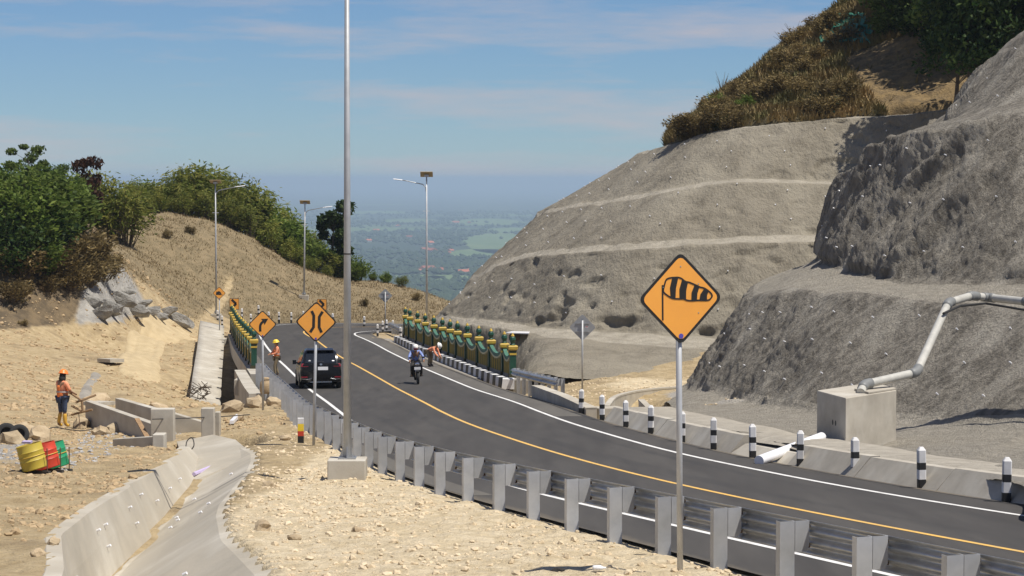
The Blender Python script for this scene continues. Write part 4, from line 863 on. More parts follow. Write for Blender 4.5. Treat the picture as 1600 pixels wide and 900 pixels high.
# ---- gutter on the right
gt = empty('roadside_gutter', (float(xR(50)) + 1.3, 50, float(zr(50))), 0, 'sloped concrete gutter wall behind the row of banded bollards', 'gutter')
for y0 in np.arange(26, 66.5, 4.0):
    yy = np.linspace(y0 + .02, y0 + 3.98, 5); X = xR(yy) + 1.32; z = zr(yy); hh = .40 + .02 * ((y0 / 4) % 2) if y0 != 50 else .22
    m = MB(); m.loft([[(X[i] + .02, yy[i], z[i] - .25), (X[i], yy[i], z[i] - .02), (X[i] + .36, yy[i], z[i] + hh), (X[i] + .56, yy[i], z[i] + hh + .01), (X[i] + .7, yy[i], z[i] - .25)] for i in range(5)]); m.build('segment', 'concrete', gt, world=True)
_y2 = np.arange(26, 70.1, 1.0); _x2 = xR(_y2) + 1.8
_c = []
for dx, dz in ((0, .30), (.35, .40), (.9, .42), (1.7, .40), (2.6, .1)): _c.append(np.stack([_x2 + dx, _y2, zr(_y2) + dz + .05 * fbm(_y2 * .7, _y2 * 0 + dx, 3.3, 2)], 1))
_c = np.stack(_c, 1); tag(npmesh('gutter_backfill', _c.reshape(-1, 3), gridfaces(_c.shape[0], _c.shape[1])[:, ::-1], 'apron_soil', None, True), kind='structure')
# ---- drain box and pipes
q0, q1, q2 = px(1276, 706, 54.5), px(1321, 716, 52.6), px(1400, 694, 54.6)
bx = empty('drain_box', tuple(q1), 0, 'square concrete drain chamber with a pipe through its top', 'drain box')
e = q2 - q1; g = q0 - q1; top = Vector((0, 0, 1.46)); dn = Vector((0, 0, -.5)); e.z = g.z = 0
q1 = Vector((q1.x, q1.y, q1.z)); m = MB(); m.hexa([q1 + g + dn, q1 + dn, q1 + g + e + dn, q1 + e + dn] + [p + top for p in (q1 + g, q1, q1 + g + e, q1 + e)]); m.build('chamber', 'concrete', bx, world=True, bevel=.02)
m = MB(); l = top + Vector((0, 0, .004)); m.hexa([q1 + e * .45 + g * .02 + l, q1 + e * 1.0 + g * .02 + l, q1 + e * .45 + g * .5 + l, q1 + e + g * .5 + l] + [p + Vector((0, 0, .05)) for p in (q1 + e * .45 + g * .02 + l, q1 + e * 1.0 + g * .02 + l, q1 + e * .45 + g * .5 + l, q1 + e + g * .5 + l)]); m.build('lid', 'concrete', bx, world=True, bevel=.01)
gd = g.normalized(); nn = Vector((gd.y, -gd.x, 0)); nn = nn if nn.y < 0 else -nn
for k in (.34, .44):
    c = q1 + g * (k + .0) + Vector((0, 0, .78)) + nn * .002; m = MB(); m.add([c + gd * (.05 * math.cos(t)) + Vector((0, 0, .07 * math.sin(t))) for t in np.linspace(0, 2 * math.pi, 10, endpoint=False)], [tuple(range(10))]); m.build('stain_mark', 'iron', bx, world=True)
pp = empty('drain_pipeline', tuple(px(1352, 604, 54.5)), 0, 'grey plastic drain pipe climbing from the box over the cliff bench', 'pipe')
route = [px(1345, 613, 53.8), px(1350, 601, 54.2), px(1432, 582, 55.3), px(1482, 473, 58.5), px(1518, 462, 60.0), px(1545, 465, 60.4), px(1610, 472, 58.8), px(1760, 484, 55)]
r_ = .115
for i, (a, b) in enumerate(zip(route[:-1], route[1:])):
    d = (b - a).normalized(); m = MB(); m.cyl(a + d * (.1 if i else 0), b - d * .1, r_ * (.95 if i % 2 else .93), n=14); m.build('pipe', 'pvc', pp, world=True, smooth=False, angle=40)
for i in range(1, len(route) - 1):
    a = (route[i - 1] - route[i]).normalized(); b = (route[i + 1] - route[i]).normalized(); p = route[i]
    pts = [p + a * .24, p + a * .12, p + (a + b) * .03, p + b * .12, p + b * .24]; m = MB(); m.tube(pts, r_ * 1.12, 14); m.build('elbow', 'pvc_dark', pp, world=True, smooth=True)
m = MB(); m.tube([px(1474, 490, 57.6), px(1500, 478, 58.6), px(1540, 474, 59.4), px(1600, 484, 58.4), px(1700, 492, 56)], .035, 6); m.build('hose', 'rubber', pp, world=True)
m = MB(); a, b = px(1284, 683, 53.0), px(1186, 720, 50.0); m.cyl(a, b, .12, n=16); tag(m.build('outlet_pipe', 'pvc_white', angle=40), 'white plastic outlet pipe from the drain box to the gutter', 'pipe')
# ---- low walls at the bridge end
def wall_thing(name, label, cat, pts, th, hg, seg=1, m_='concrete'):
    root = empty(name, tuple(pts[0] - Vector((0, 0, hg))), 0, label, cat); P = spline([tuple(p) for p in pts], seg) if seg > 1 else np.array([tuple(p) for p in pts])
    t = np.gradient(P[:, :2], axis=0); t /= np.linalg.norm(t, axis=1)[:, None]; nr = np.stack([-t[:, 1], t[:, 0]], 1)
    m = MB(); m.loft([[Vector(p) + Vector((n_[0], n_[1], 0)) * k * th / 2 - Vector((0, 0, z)) for k, z in ((-1, hg), (1, hg), (1, 0), (-1, 0))] for p, n_ in zip(P, nr)]); m.build('wall', m_, root, world=True, bevel=.015); 
    m = MB(); m.loft([[Vector(p) + Vector((n_[0], n_[1], 0)) * k * (th / 2 + .012) + Vector((0, 0, z)) for k, z in ((-1, -.06), (1, -.06), (1, .006), (-1, .006))] for p, n_ in zip(P, nr)]); m.build('coping', m_, root, world=True); return root
wall_thing('retaining_wall', 'low concrete wall running on from the short guardrail', 'wall', [px(838, 602, 85.5), px(880, 617, 79.5), px(924, 637, 73.8)], .38, .9)
wall_thing('retaining_wall', 'curved pale concrete wall holding the dirt at the drain inlet', 'wall', [px(948, 634, 76), px(960, 620, 80), px(985, 612, 83.5), px(1020, 607, 86), px(1060, 604, 88), px(1100, 603, 88.5)], .18, 1.5, 6)
wall_thing('retaining_wall', 'short concrete cheek wall with a shaded side at the drain inlet', 'wall', [px(1002, 624, 78), px(1010, 632, 75), px(1024, 646, 69.5)], .2, 1.2)
m = MB(); wall(m, px(936, 638, 74.5), px(978, 637, 75.0), .7, .7); tag(m.build('inlet_block', 'concrete', bevel=.02), 'small concrete block at the mouth of the drain inlet', 'block')
m = MB(); a = px(800, 522, 111.5); m.loft([[px(795, 532, 112.5), px(795, 522, 113.5), px(795, 519, 114)], [px(860, 532, 111.8), px(860, 521, 113), px(862, 520, 113.5)], [px(930, 540, 110), px(930, 536, 110.5), px(930, 536, 111)], [px(1080, 556, 108), px(1080, 552, 108.6), px(1080, 552, 109)]]); tag(m.build('bench_drain', 'timber'), 'long brown drain board along the bench under the terraced slope', 'board')
m = MB(); m.hexa([px(790, 521, 111.5), px(826, 522, 111.2), px(800, 519, 114), px(828, 519.6, 113.6)] + [p + Vector((0, 0, .05)) for p in (px(790, 521, 111.5), px(826, 522, 111.2), px(800, 519, 114), px(828, 519.6, 113.6))]); tag(m.build('white_sheet', 'white_plastic'), 'flat white sheet lying on the brown bench board', 'sheet')
# ---- drain nails in the shotcrete
def pegs(name, GG, NN_, rows, step, L_, r, host, label, lim):
    vs, fs = [], []; m = MB(); rng = random.Random(5)
    for rw in rows:
        acc = 0
        for c in range(5, GG.shape[1] - 5):
            acc += float(np.linalg.norm(GG[rw, c] - GG[rw, c - 1]))
            if acc > step * rng.uniform(.8, 1.2):
                acc = 0; rr = min(GG.shape[0] - 2, max(1, rw + rng.randint(-3, 3))); p = Vector(GG[rr, c]); n_ = Vector(NN_[rr, c]); n_ = n_ if n_.y < 0 or n_.z > 0 else -n_
                if lim(p): m.cyl(p - n_ * .05, p + (n_ + Vector((0, -.2, -.25))).normalized() * L_, r, n=6)
    o = m.build(name, 'pvc_white', host); o['kind'] = 'stuff'; return o
pegs('weep_pipe', GN, NN, [34, 52, 68, 104, 124, 144, 178, 196], 2.6, .09, .024, near_cliff, '', lambda p: p.y < 95)
pegs('weep_pipe', GF, NF, [34, 48, 78, 90, 102, 122, 134, 146], 3.4, .10, .032, far_cliff, '', lambda p: p.y < 165)
# ================================================================== VEHICLES
def car():
    root = empty('car', (-8.05, 92.0, float(zr(92.0)) + .005), R(8.7), 'black people carrier driving away over the left edge line', 'car')
    root.rotation_euler = (R(-3.2), 0, R(8.7))
    def sec(y, pts): return [(x, y, z) for x, z in pts] + [(-x, y, z) for x, z in reversed(pts)]
    st = [(-.02, [(.60, .36), (.78, .42), (.82, .60), (.80, .86), (.76, 1.0), (.70, 1.03), (.55, 1.04)]),
          (.06, [(.64, .27), (.84, .34), (.865, .62), (.85, .90), (.80, 1.05), (.74, 1.09), (.58, 1.10)]),
          (.22, [(.66, .22), (.86, .30), (.875, .64), (.865, .93), (.79, 1.15), (.72, 1.34), (.60, 1.37)]),
          (.40, [(.68, .20), (.865, .28), (.88, .66), (.87, .95), (.78, 1.20), (.67, 1.53), (.56, 1.60)]),
          (.75, [(.68, .20), (.865, .28), (.88, .66), (.87, .95), (.78, 1.20), (.66, 1.58), (.54, 1.67)]),
          (1.9, [(.68, .20), (.865, .28), (.88, .66), (.87, .94), (.78, 1.18), (.66, 1.60), (.54, 1.69)]),
          (2.7, [(.68, .20), (.865, .28), (.88, .66), (.87, .93), (.79, 1.12), (.67, 1.52), (.55, 1.62)]),
          (3.4, [(.68, .20), (.865, .28), (.87, .66), (.86, .92), (.80, 1.00), (.74, 1.05), (.58, 1.09)]),
          (4.1, [(.66, .22), (.85, .30), (.85, .60), (.83, .82), (.76, .90), (.68, .93), (.5, .95)]),
          (4.38, [(.55, .30), (.72, .36), (.74, .56), (.72, .70), (.66, .76), (.58, .78), (.45, .79)])]
    m = MB(); m.loft([sec(y, p) for y, p in st]); b = m.build('body', 'black_gloss', root, smooth=True, angle=40)
    m = MB(); m.add([(-.66, -.012 + .03, 1.09), (.66, .018, 1.09), (.60, .375, 1.56), (-.60, .375, 1.56)], [(0, 1, 2, 3)]); m.v = [(x, y + (.0 if z < 1.2 else -.03), z) for x, y, z in m.v]; w_ = m.build('rear_window', 'glass_dark', root)
    m = MB(); m.box((.12, .06, 1.135), (.5, .02, .018), (-.5, 0, .12)); m.build('wiper', 'rubber', w_)
    m = MB(); m.hexa([Vector(p) for p in ((-.58, .24, 1.60), (.58, .24, 1.60), (-.56, .62, 1.66), (.56, .62, 1.66), (-.56, .25, 1.635), (.56, .25, 1.635), (-.54, .62, 1.70), (.54, .62, 1.70))]); m.build('spoiler', 'black_gloss', root, bevel=.01)
    m = MB(); m.tube([(0, .9, 1.69), (0, .98, 1.80)], [.025, .012], 6); m.build('antenna', 'rubber', root)
    for s in (-1, 1):
        m = MB(); m.hexa([Vector((s * x, y, z)) for z in (.93, 1.07) for y in (-.03, .24) for x in (.52, .845)]); m.v = [(x * (1.0 if z < 1 else .965), y + (.0 if z < 1 else .05), z) for x, y, z in m.v]; m.build('tail_light', 'tail_red', root, bevel=.02)
        m = MB(); m.box((s * .70, -.03, .50), (.26, .03, .05)); m.build('reflector', 'tail_red', root)
        m = MB(); m.tube([(s * .40, -.035, .44), (s * .6, -.035, .40), (s * .80, -.02, .42)], .014, 6); m.build('bumper_trim', 'chrome', root)
        m = MB(); m.tube([(s * .84, 2.75, 1.03), (s * .98, 2.7, 1.05)], .03, 6); m.hexa([Vector((s * x, y, z)) for z in (.98, 1.16) for y in (2.60, 2.72) for x in (.90, 1.06)]); m.build('side_mirror', 'black_gloss', root)
        for y0, y1, z1, zz in ((.62, 1.12, 1.50, 1.0), (1.18, 1.95, 1.53, 1.0), (2.02, 2.75, 1.50, 1.0)):
            P = []
            for y, z in ((y0, zz), (y1, zz), (y1 - .02, z1), (y0 + .02, z1)): P.append((s * (.868 - (z - .97) * .345 + .006), y, z))
            m = MB(); m.add(P, [(0, 1, 2, 3)]); m.build('side_window', 'glass_dark', root)
        for y, z in ((1.22, .93), (2.05, .93)): m = MB(); m.box((s * .885, y, .90), (.02, .16, .03)); m.build('door_handle', 'chrome', root)
        for y in (.78, 3.42):
            t = MB(); t.lathe([(.20, -.10), (.31, -.10), (.33, -.07), (.33, .07), (.31, .10), (.20, .10)], 24); t.v = [(z + s * .79, x + y, yy + .33) for x, yy, z in t.v]; o = t.build('wheel', 'rubber', root, angle=40)
            t = MB(); t.lathe([(.20, -.06), (.21, .105), (.06, .085), (.03, .10)], 20); t.v = [(s * z + s * .79, x + y, yy + .33) for x, yy, z in t.v]; t.build('rim', 'chrome', o)
            t = MB(); t.lathe([(.335, 0), (.40, 0), (.40, .012), (.335, .012)], 24); t.v = [(s * (.868 + z), x + y, max(.22, yy + .33)) for x, yy, z in t.v]; t.build('wheel_arch', 'rubber', root)
    m = MB(); m.box((.08, -.028, .86), (.43, .012, .14)); pl = m.build('number_plate', 'white_plastic', root)
    m = MB(); m.box((0, -.036, .29), (.9, .03, .03)); m.build('bumper_strip', 'chrome', root)
    m = MB(); m.lathe([(.001, 0), (.06, 0), (.06, .008), (.001, .008)], 12); m.v = [(x, -.03 - z + .012, y * .7 + 1.03) for x, y, z in m.v]; m.build('badge', 'chrome', root)
    m = MB(); m.lathe([(.001, 0), (.055, 0), (.055, .004), (.001, .004)], 12); m.v = [(x - .47, .075 - z, y + 1.17) for x, y, z in m.v]; m.build('window_sticker', 'white_plastic', w_)
    m = MB(); m.box((.52, .08, 1.18), (.10, .006, .05), (-.6, 0, 0)); m.build('window_sticker', 'white_plastic', w_)
    return root
car()
def wheel(m, c, r, wd): m.lathe([(r * .72, -wd / 2), (r * .93, -wd / 2), (r, -wd * .2), (r, wd * .2), (r * .93, wd / 2), (r * .72, wd / 2)], 22); return m
MCP = (-4.12, 95.6)
def motorcycle():
    root = empty('motorcycle', (MCP[0], MCP[1], float(zr(MCP[1])) + .004), R(8), 'small dark step-through motorcycle coming up the right lane', 'motorcycle'); root.rotation_euler = (R(3), R(-2), R(8))
    for y, nm in ((0, 'wheel'), (1.22, 'wheel')):
        m = wheel(MB(), 0, .29, .09); m.v = [(z, x + y, yy + .29) for x, yy, z in m.v]; o = m.build(nm, 'rubber', root, angle=40)
        m = MB(); m.lathe([(.2, -.02), (.215, -.03), (.215, .03), (.2, .02)], 20); m.v = [(z, x + y, yy + .29) for x, yy, z in m.v]; m.build('rim', 'chrome', o)
        for k in range(6):
            a = k * math.pi / 3; q = MB(); q.cyl((0, y, .29), (0, y + .2 * math.cos(a), .29 + .2 * math.sin(a)), .012, n=5); q.build('spoke', 'iron', o)
    for s in (-1, 1):
        m = MB(); m.tube([(s * .075, 0, .29), (s * .075, .10, .62), (s * .05, .2, .86)], .022, 8); m.build('fork', 'chrome', root, smooth=True)
        m = MB(); m.tube([(s * .05, .22, .93), (s * .2, .22, .98), (s * .34, .30, .96)], .014, 8); hb = m.build('handlebar', 'iron', root, smooth=True)
        m = MB(); m.cyl((s * .24, .25, .985), (s * .35, .31, .96), .02, n=8); m.build('grip', 'rubber', hb)
        m = MB(); m.tube([(s * .22, .23, .99), (s * .26, .2, 1.12)], .008, 6); m.box((s * .29, .19, 1.15), (.13, .02, .08)); m.build('mirror', 'rubber', root)
        m = MB(); m.loft([[(s * .10, .16, .82), (s * .24, .22, .80), (s * .24, .26, .80), (s * .10, .22, .82)], [(s * .08, .24, .5), (s * .25, .34, .46), (s * .25, .38, .46), (s * .08, .28, .5)], [(s * .1, .34, .28), (s * .2, .40, .28), (s * .2, .44, .28), (s * .1, .40, .28)]]); m.build('leg_shield', 'black_gloss', root)
        m = MB(); m.cyl((s * .12, .55, .28), (s * .3, .56, .28), .02, n=6); m.build('footpeg', 'rubber', root)
        m = MB(); m.tube([(s * .12, 1.22, .29), (s * .12, 1.05, .62)], .025, 8); m.build('shock', 'chrome', root)
    m = MB(); m.loft([[(x, y, z) for x, z in ((-.06, .55), (.06, .55), (.07, .60), (-.07, .60))] for y in (-.2, .05)]); m.v = [(x, y, z + (.06 if y > 0 else 0)) for x, y, z in m.v]; m.build('mudguard', 'black_gloss', root)
    m = MB(); m.loft([[(-.15, .02, .76), (.15, .02, .76), (.13, .04, .95), (-.13, .04, .95)], [(-.16, .2, .74), (.16, .2, .74), (.15, .22, 1.02), (-.15, .22, 1.02)]]); fr = m.build('front_cowl', 'black_gloss', root, bevel=.015)
    m = MB(); m.lathe([(.11, 0), (.09, .03), (.03, .05)], 14, sy=.7); m.v = [(x, .03 - z, y + .88) for x, y, z in m.v]; m.build('headlight', 'chrome', fr)
    m = MB(); m.box((0, -.0, .70), (.28, .012, .12)); m.build('number_plate', 'white_plastic', root)
    m = MB(); m.loft([[(-.1, .35, .42), (.1, .35, .42), (.1, .35, .58), (-.1, .35, .58)], [(-.13, .75, .45), (.13, .75, .45), (.12, .75, .72), (-.12, .75, .72)], [(-.13, 1.3, .58), (.13, 1.3, .58), (.11, 1.3, .76), (-.11, 1.3, .76)], [(-.06, 1.6, .74), (.06, 1.6, .74), (.06, 1.6, .82), (-.06, 1.6, .82)]]); m.build('body', 'black_gloss', root, smooth=True, angle=45)
    m = MB(); m.loft([[(-.12, .62, .74), (.12, .62, .74), (.11, .62, .79), (-.11, .62, .79)], [(-.14, .95, .75), (.14, .95, .75), (.13, .95, .82), (-.13, .95, .82)], [(-.1, 1.45, .80), (.1, 1.45, .80), (.09, 1.45, .88), (-.09, 1.45, .88)]]); m.build('seat', 'rubber', root, bevel=.02)
    m = MB(); m.tube([(.12, .5, .25), (.15, .9, .27), (.17, 1.4, .38)], [.025, .04, .045], 8); m.build('exhaust', 'iron', root)
motorcycle()

# ================================================================== PEOPLE
def skin(name, nodes, edges, m, parent, root_key, sub=1):
    keys = list(nodes); me = bpy.data.meshes.new(name); me.from_pydata([tuple(nodes[k][0]) for k in keys], [(keys.index(a), keys.index(b)) for a, b in edges], [])
    me.materials.append(MATS[m]); o = link(name, me, parent); o.modifiers.new('skin', 'SKIN').use_smooth_shade = True
    for k, sv in zip(keys, me.skin_vertices[0].data):
        r = nodes[k][1]; sv.radius = r if hasattr(r, '__len__') else (r, r); sv.use_root = (k == root_key)
    s = o.modifiers.new('sub', 'SUBSURF'); s.levels = s.render_levels = sub; return o
def person(label, loc, rz, J, wear, lean=None):
    """J: joints in metres, figure faces -Y; wear: materials"""
    root = empty('person', loc, rz, label, 'person')
    V3 = {k: Vector(v) for k, v in J.items()}
    N = {'pelvis': (V3['pelvis'], (.135, .10)), 'spine': (V3['pelvis'].lerp(V3['chest'], .5), (.125, .095)), 'chest': (V3['chest'], (.15, .10)), 'neck': (V3['neck'], .052), 'skull': (V3['neck'].lerp(V3['head'], .75), .06)}
    E = [('pelvis', 'spine'), ('spine', 'chest'), ('chest', 'neck'), ('neck', 'skull')]
    for s in 'LR':
        N['sh' + s] = (V3['sh' + s], .062); N['el' + s] = (V3['el' + s], .043); N['wr' + s] = (V3['wr' + s], .029)
        d = (V3['wr' + s] - V3['el' + s]).normalized(); side = d.cross(Vector((0, 0, 1))); side = side.normalized() if side.length > .1 else Vector((1, 0, 0))
        N['pa' + s] = (V3['wr' + s] + d * .075, .034); E += [('chest', 'sh' + s), ('sh' + s, 'el' + s), ('el' + s, 'wr' + s), ('wr' + s, 'pa' + s)]
        cur = (Vector((0, 0, -1)) * .35 + d).normalized()
        for k, (o_, ln) in enumerate(((-.03, .062), (-.01, .075), (.01, .072), (.03, .055))):
            a = N['pa' + s][0] + side * o_ + d * .02; N[f'f{k}a{s}'] = (a + d * ln * .45, .0095); N[f'f{k}b{s}'] = (a + d * ln * .45 + cur * ln * .55, .008); E += [('pa' + s, f'f{k}a{s}'), (f'f{k}a{s}', f'f{k}b{s}')]
        t = N['wr' + s][0] + d * .03 + side * -.04; N['ta' + s] = (t, .012); N['tb' + s] = (t + d * .04 + side * -.012, .0095); E += [('wr' + s, 'ta' + s), ('ta' + s, 'tb' + s)]
        N['hi' + s] = (V3['hi' + s], .088); N['kn' + s] = (V3['kn' + s], .058); N['an' + s] = (V3['an' + s], .042); N['to' + s] = (V3['to' + s], .036)
        E += [('pelvis', 'hi' + s), ('hi' + s, 'kn' + s), ('kn' + s, 'an' + s), ('an' + s, 'to' + s)]
    skin('body', N, E, 'skin', root, 'pelvis')
    def cloth(nm, keys, edges, k, add, m, over=None):
        nn = {}
        for q in keys:
            r = N[q][1]; r = tuple(x * k + add for x in r) if hasattr(r, '__len__') else r * k + add; nn[q] = (N[q][0] if not over or q not in over else over[q], r)
        return skin(nm, nn, edges, m, root, keys[0])
    arm = lambda s: [('chest', 'sh' + s), ('sh' + s, 'el' + s)]
    sl_keys = ['spine', 'pelvis', 'chest', 'shL', 'elL', 'shR', 'elR'] + (['wrL', 'wrR'] if wear.get('long') else [])
    cloth('shirt', sl_keys, [('pelvis', 'spine'), ('spine', 'chest')] + arm('L') + arm('R') + ([('elL', 'wrL'), ('elR', 'wrR')] if wear.get('long') else []), 1.06, .014, wear['shirt'])
    if 'vest' in wear: 
        v = cloth('vest', ['spine', 'pelvis', 'chest'], [('pelvis', 'spine'), ('spine', 'chest')], 1.2, .034, wear['vest'])
        c = V3['pelvis'].lerp(V3['chest'], .45); ax = (V3['chest'] - V3['pelvis']).normalized()
        m = MB(); m.tube([c - ax * .025, c + ax * .025], .2, 16, cap=False); M_ = [Vector(q) for q in m.v]; m.v = [tuple(Vector((q.x, c.y + (q.y - c.y) * .86, q.z))) for q in M_]; m.build('reflective_band', 'cloth_grey', v)
    cloth('trousers', ['pelvis', 'hiL', 'knL', 'anL', 'hiR', 'knR', 'anR'], [('pelvis', 'hiL'), ('hiL', 'knL'), ('knL', 'anL'), ('pelvis', 'hiR'), ('hiR', 'knR'), ('knR', 'anR')], 1.08, .012, wear['trousers'], {'anL': V3['knL'].lerp(V3['anL'], .12), 'anR': V3['knR'].lerp(V3['anR'], .12)} if wear.get('boot_h', 0) > .5 else None)
    for s in 'LR':
        tp = V3['an' + s].lerp(V3['kn' + s], wear.get('boot_h', .25)); he = V3['an' + s] + (V3['an' + s] - V3['to' + s]) * .25
        skin('boot', {'a': (tp, .072 if wear.get('boot_h', .25) > .3 else .055), 'b': (V3['an' + s], .058), 'c': (V3['to' + s] + Vector((0, 0, .004)), .046)}, [('a', 'b'), ('b', 'c')], wear['boot'], root, 'b')
    h = V3['head']; up = (V3['head'] - V3['neck']).normalized(); f = Vector(wear.get('look', (0, -1, 0))).normalized(); f = (f - up * f.dot(up)).normalized(); sd = f.cross(up)
    M = Matrix((sd, -f, up)).transposed()
    def place(m): m.v = [tuple(h + M @ Vector(p)) for p in m.v]; return m
    m = MB(); m.lathe([(.02, -.125), (.055, -.118), (.068, -.075), (.074, -.03), (.078, .02), (.075, .06), (.055, .1), (.02, .12)], 14, sy=1.22)
    m.add([(-.012, -.085, -.03), (.012, -.085, -.03), (0, -.115, -.035), (0, -.088, .015)], [(0, 1, 2), (0, 2, 3), (1, 3, 2)])
    for s in (-1, 1): m.box((s * .08, .01, -.01), (.015, .04, .06))
    hd = place(m).build('head', 'skin', root, smooth=True)
    for s in (-1, 1): q = MB(); q.lathe([(.002, -.008), (.011, 0), (.002, .008)], 8); q.v = [(x + s * .03, y * .4 - .086, z + .008) for x, y, z in q.v]; place(q).build('eye', 'hair', hd)
    q = MB(); q.box((0, -.084, -.068), (.04, .012, .008)); place(q).build('mouth', 'rust', hd)
    q = MB(); q.lathe([(.083, -.03), (.085, .02), (.08, .07), (.06, .108), (.02, .126)], 14, o=(0, .012, 0), sy=1.2); q.v = [(x, y if y > -.06 else y + .02, z) for x, y, z in q.v]; place(q).build('hair', 'hair', root, smooth=True)
    if wear.get('scarf'):
        q = MB(); q.lathe([(.09, -.19), (.10, -.12), (.092, -.04), (.088, .03)], 14, o=(0, .02, 0), sy=1.12); place(q).build('head_cloth', 'cloth_dark', root, smooth=True)
    if wear.get('full'):
        q = MB(); q.lathe([(.09, -.11), (.118, -.05), (.127, .02), (.118, .085), (.075, .135), (.02, .15)], 16, o=(0, .015, 0), sy=1.12); q = place(q).build('helmet', wear['helmet'], root, smooth=True); g = MB(); g.box((0, -.105, -.01), (.17, .05, .085)); place(g).build('visor', 'tail_red', q)
    else:
        q = MB(); q.lathe([(.155, .030), (.155, .042), (.128, .05), (.125, .085), (.10, .135), (.05, .165), (.01, .17)], 18, o=(0, -.005, 0), sy=1.15); q.v = [(x, y, z) for x, y, z in q.v]; hl = place(q).build('hard_hat', wear['helmet'], root, smooth=True); g = MB(); g.tube([(0, -.13, .09), (0, -.05, .165), (0, .06, .165), (0, .13, .085)], .012, 6); place(g).build('ridge', wear['helmet'], hl)
    return root
def stand(**k):
    J = dict(pelvis=(0, 0, .90), chest=(0, .01, 1.26), neck=(0, 0, 1.42), head=(0, -.02, 1.56), shL=(.18, .01, 1.35), shR=(-.18, .01, 1.35), elL=(.23, .02, 1.08), elR=(-.23, .02, 1.08), wrL=(.24, -.08, .85), wrR=(-.24, -.08, .85),
             hiL=(.10, 0, .86), hiR=(-.10, 0, .86), knL=(.115, -.02, .48), knR=(-.115, -.02, .48), anL=(.12, .02, .085), anR=(-.12, .02, .085), toL=(.14, -.14, .045), toR=(-.14, -.14, .045)); J.update(k); return J
# labourer with the frame: back to the camera, turned to the culvert (faces +X and away)
p = gnd(98, 668); z = gz(p.x, p.y)
J = stand(chest=(.02, -.02, 1.27), neck=(.02, -.03, 1.43), head=(.03, -.06, 1.575), elL=(.22, -.16, 1.10), elR=(-.24, -.10, 1.10), wrL=(.14, -.38, 1.02), wrR=(-.10, -.36, 1.0), knL=(.13, -.03, .48), anL=(.15, .05, .085), toL=(.16, -.11, .045), knR=(-.10, .0, .48), anR=(-.10, -.02, .085), toR=(-.12, -.17, .045))
person('worker in orange vest, hard hat and yellow boots holding a wooden frame', (p.x, p.y, z), R(138), J, dict(shirt='cloth_salmon', vest='cloth_orange', trousers='cloth_navy', boot='boot_yellow', boot_h=.95, helmet='helmet_orange', scarf=True, look=(.25, -1, -.15)))
# frame of timber poles in his hands
fr = empty('timber_frame', (p.x + .7, p.y + .1, z), 0, 'rough wooden pole frame held by the worker with yellow boots', 'frame')
for a, b in (((104, 610, 65.7), (128, 626, 65.3)), ((118, 629, 65.4), (150, 617, 65.6)), ((128, 624, 65.4), (129, 642, 65.4)), ((112, 634, 65.5), (127, 642, 65.3)), ((112, 648, 65.6), (144, 640, 65.4)), ((123, 645, 65.4), (125, 668, 65.3))):
    m = MB(); m.cyl(px(*a), px(*b), .035 if a[1] != 645 else .012, n=7); m.build('pole', 'timber' if a[1] != 645 else 'rust', fr, world=True)
# yellow hard hat by the bridge end, seen from the side (faces -X)
J = stand(elL=(.20, -.06, 1.10), elR=(-.20, -.12, 1.12), wrL=(.1, -.28, 1.04), wrR=(-.06, -.30, 1.06), knL=(.1, -.12, .49), anL=(.11, -.10, .085), toL=(.12, -.26, .045), anR=(-.11, .10, .085), toR=(-.12, -.06, .045))
person('worker in a yellow hard hat and salmon shirt walking beside the guardrail', (-11.0, 102.0, float(zr(102))), R(-70), J, dict(shirt='cloth_salmon', long=True, vest='cloth_orange', trousers='cloth_khaki', boot='cloth_dark', helmet='helmet_yellow', look=(0, -1, -.1)))
# bending painter at the kerb (faces +X)
J = stand(pelvis=(0, .12, .80), chest=(0, -.20, .98), neck=(0, -.36, 1.04), head=(0, -.49, 1.08), shL=(.18, -.27, .98), shR=(-.18, -.27, .98), elL=(.19, -.36, .72), elR=(-.19, -.36, .72), wrL=(.12, -.52, .54), wrR=(-.12, -.52, .54), hiL=(.10, .12, .76), hiR=(-.10, .12, .76), knL=(.12, -.02, .44), knR=(-.12, -.02, .44), anL=(.12, .06, .085), anR=(-.12, .06, .085), toL=(.13, -.10, .045), toR=(-.13, -.10, .045))
person('worker in a salmon shirt and pale hat bending over the painted kerb', (-4.15, 111.0, float(zr(111)) + .004), R(62), J, dict(shirt='cloth_salmon', long=True, trousers='cloth_khaki', boot='cloth_dark', helmet='helmet_white', look=(0, -1, -.4)))
# motorcycle rider
J = dict(pelvis=(0, .86, .90), chest=(0, .74, 1.24), neck=(0, .68, 1.40), head=(0, .64, 1.53), shL=(.19, .72, 1.34), shR=(-.19, .72, 1.34), elL=(.31, .52, 1.14), elR=(-.31, .52, 1.14), wrL=(.31, .34, 1.02), wrR=(-.31, .34, 1.02),
         hiL=(.11, .84, .86), hiR=(-.11, .84, .86), knL=(.21, .44, .72), knR=(-.21, .44, .72), anL=(.2, .58, .37), anR=(-.2, .58, .37), toL=(.22, .43, .32), toR=(-.22, .43, .32))
r = person('motorcyclist in a blue jacket and white helmet riding towards the windsock sign', (MCP[0], MCP[1], float(zr(MCP[1])) + .004), R(8), J, dict(shirt='cloth_blue', long=True, trousers='cloth_dark', boot='cloth_dark', helmet='helmet_white', full=True))
r.rotation_euler = (R(3), R(-2), R(8))

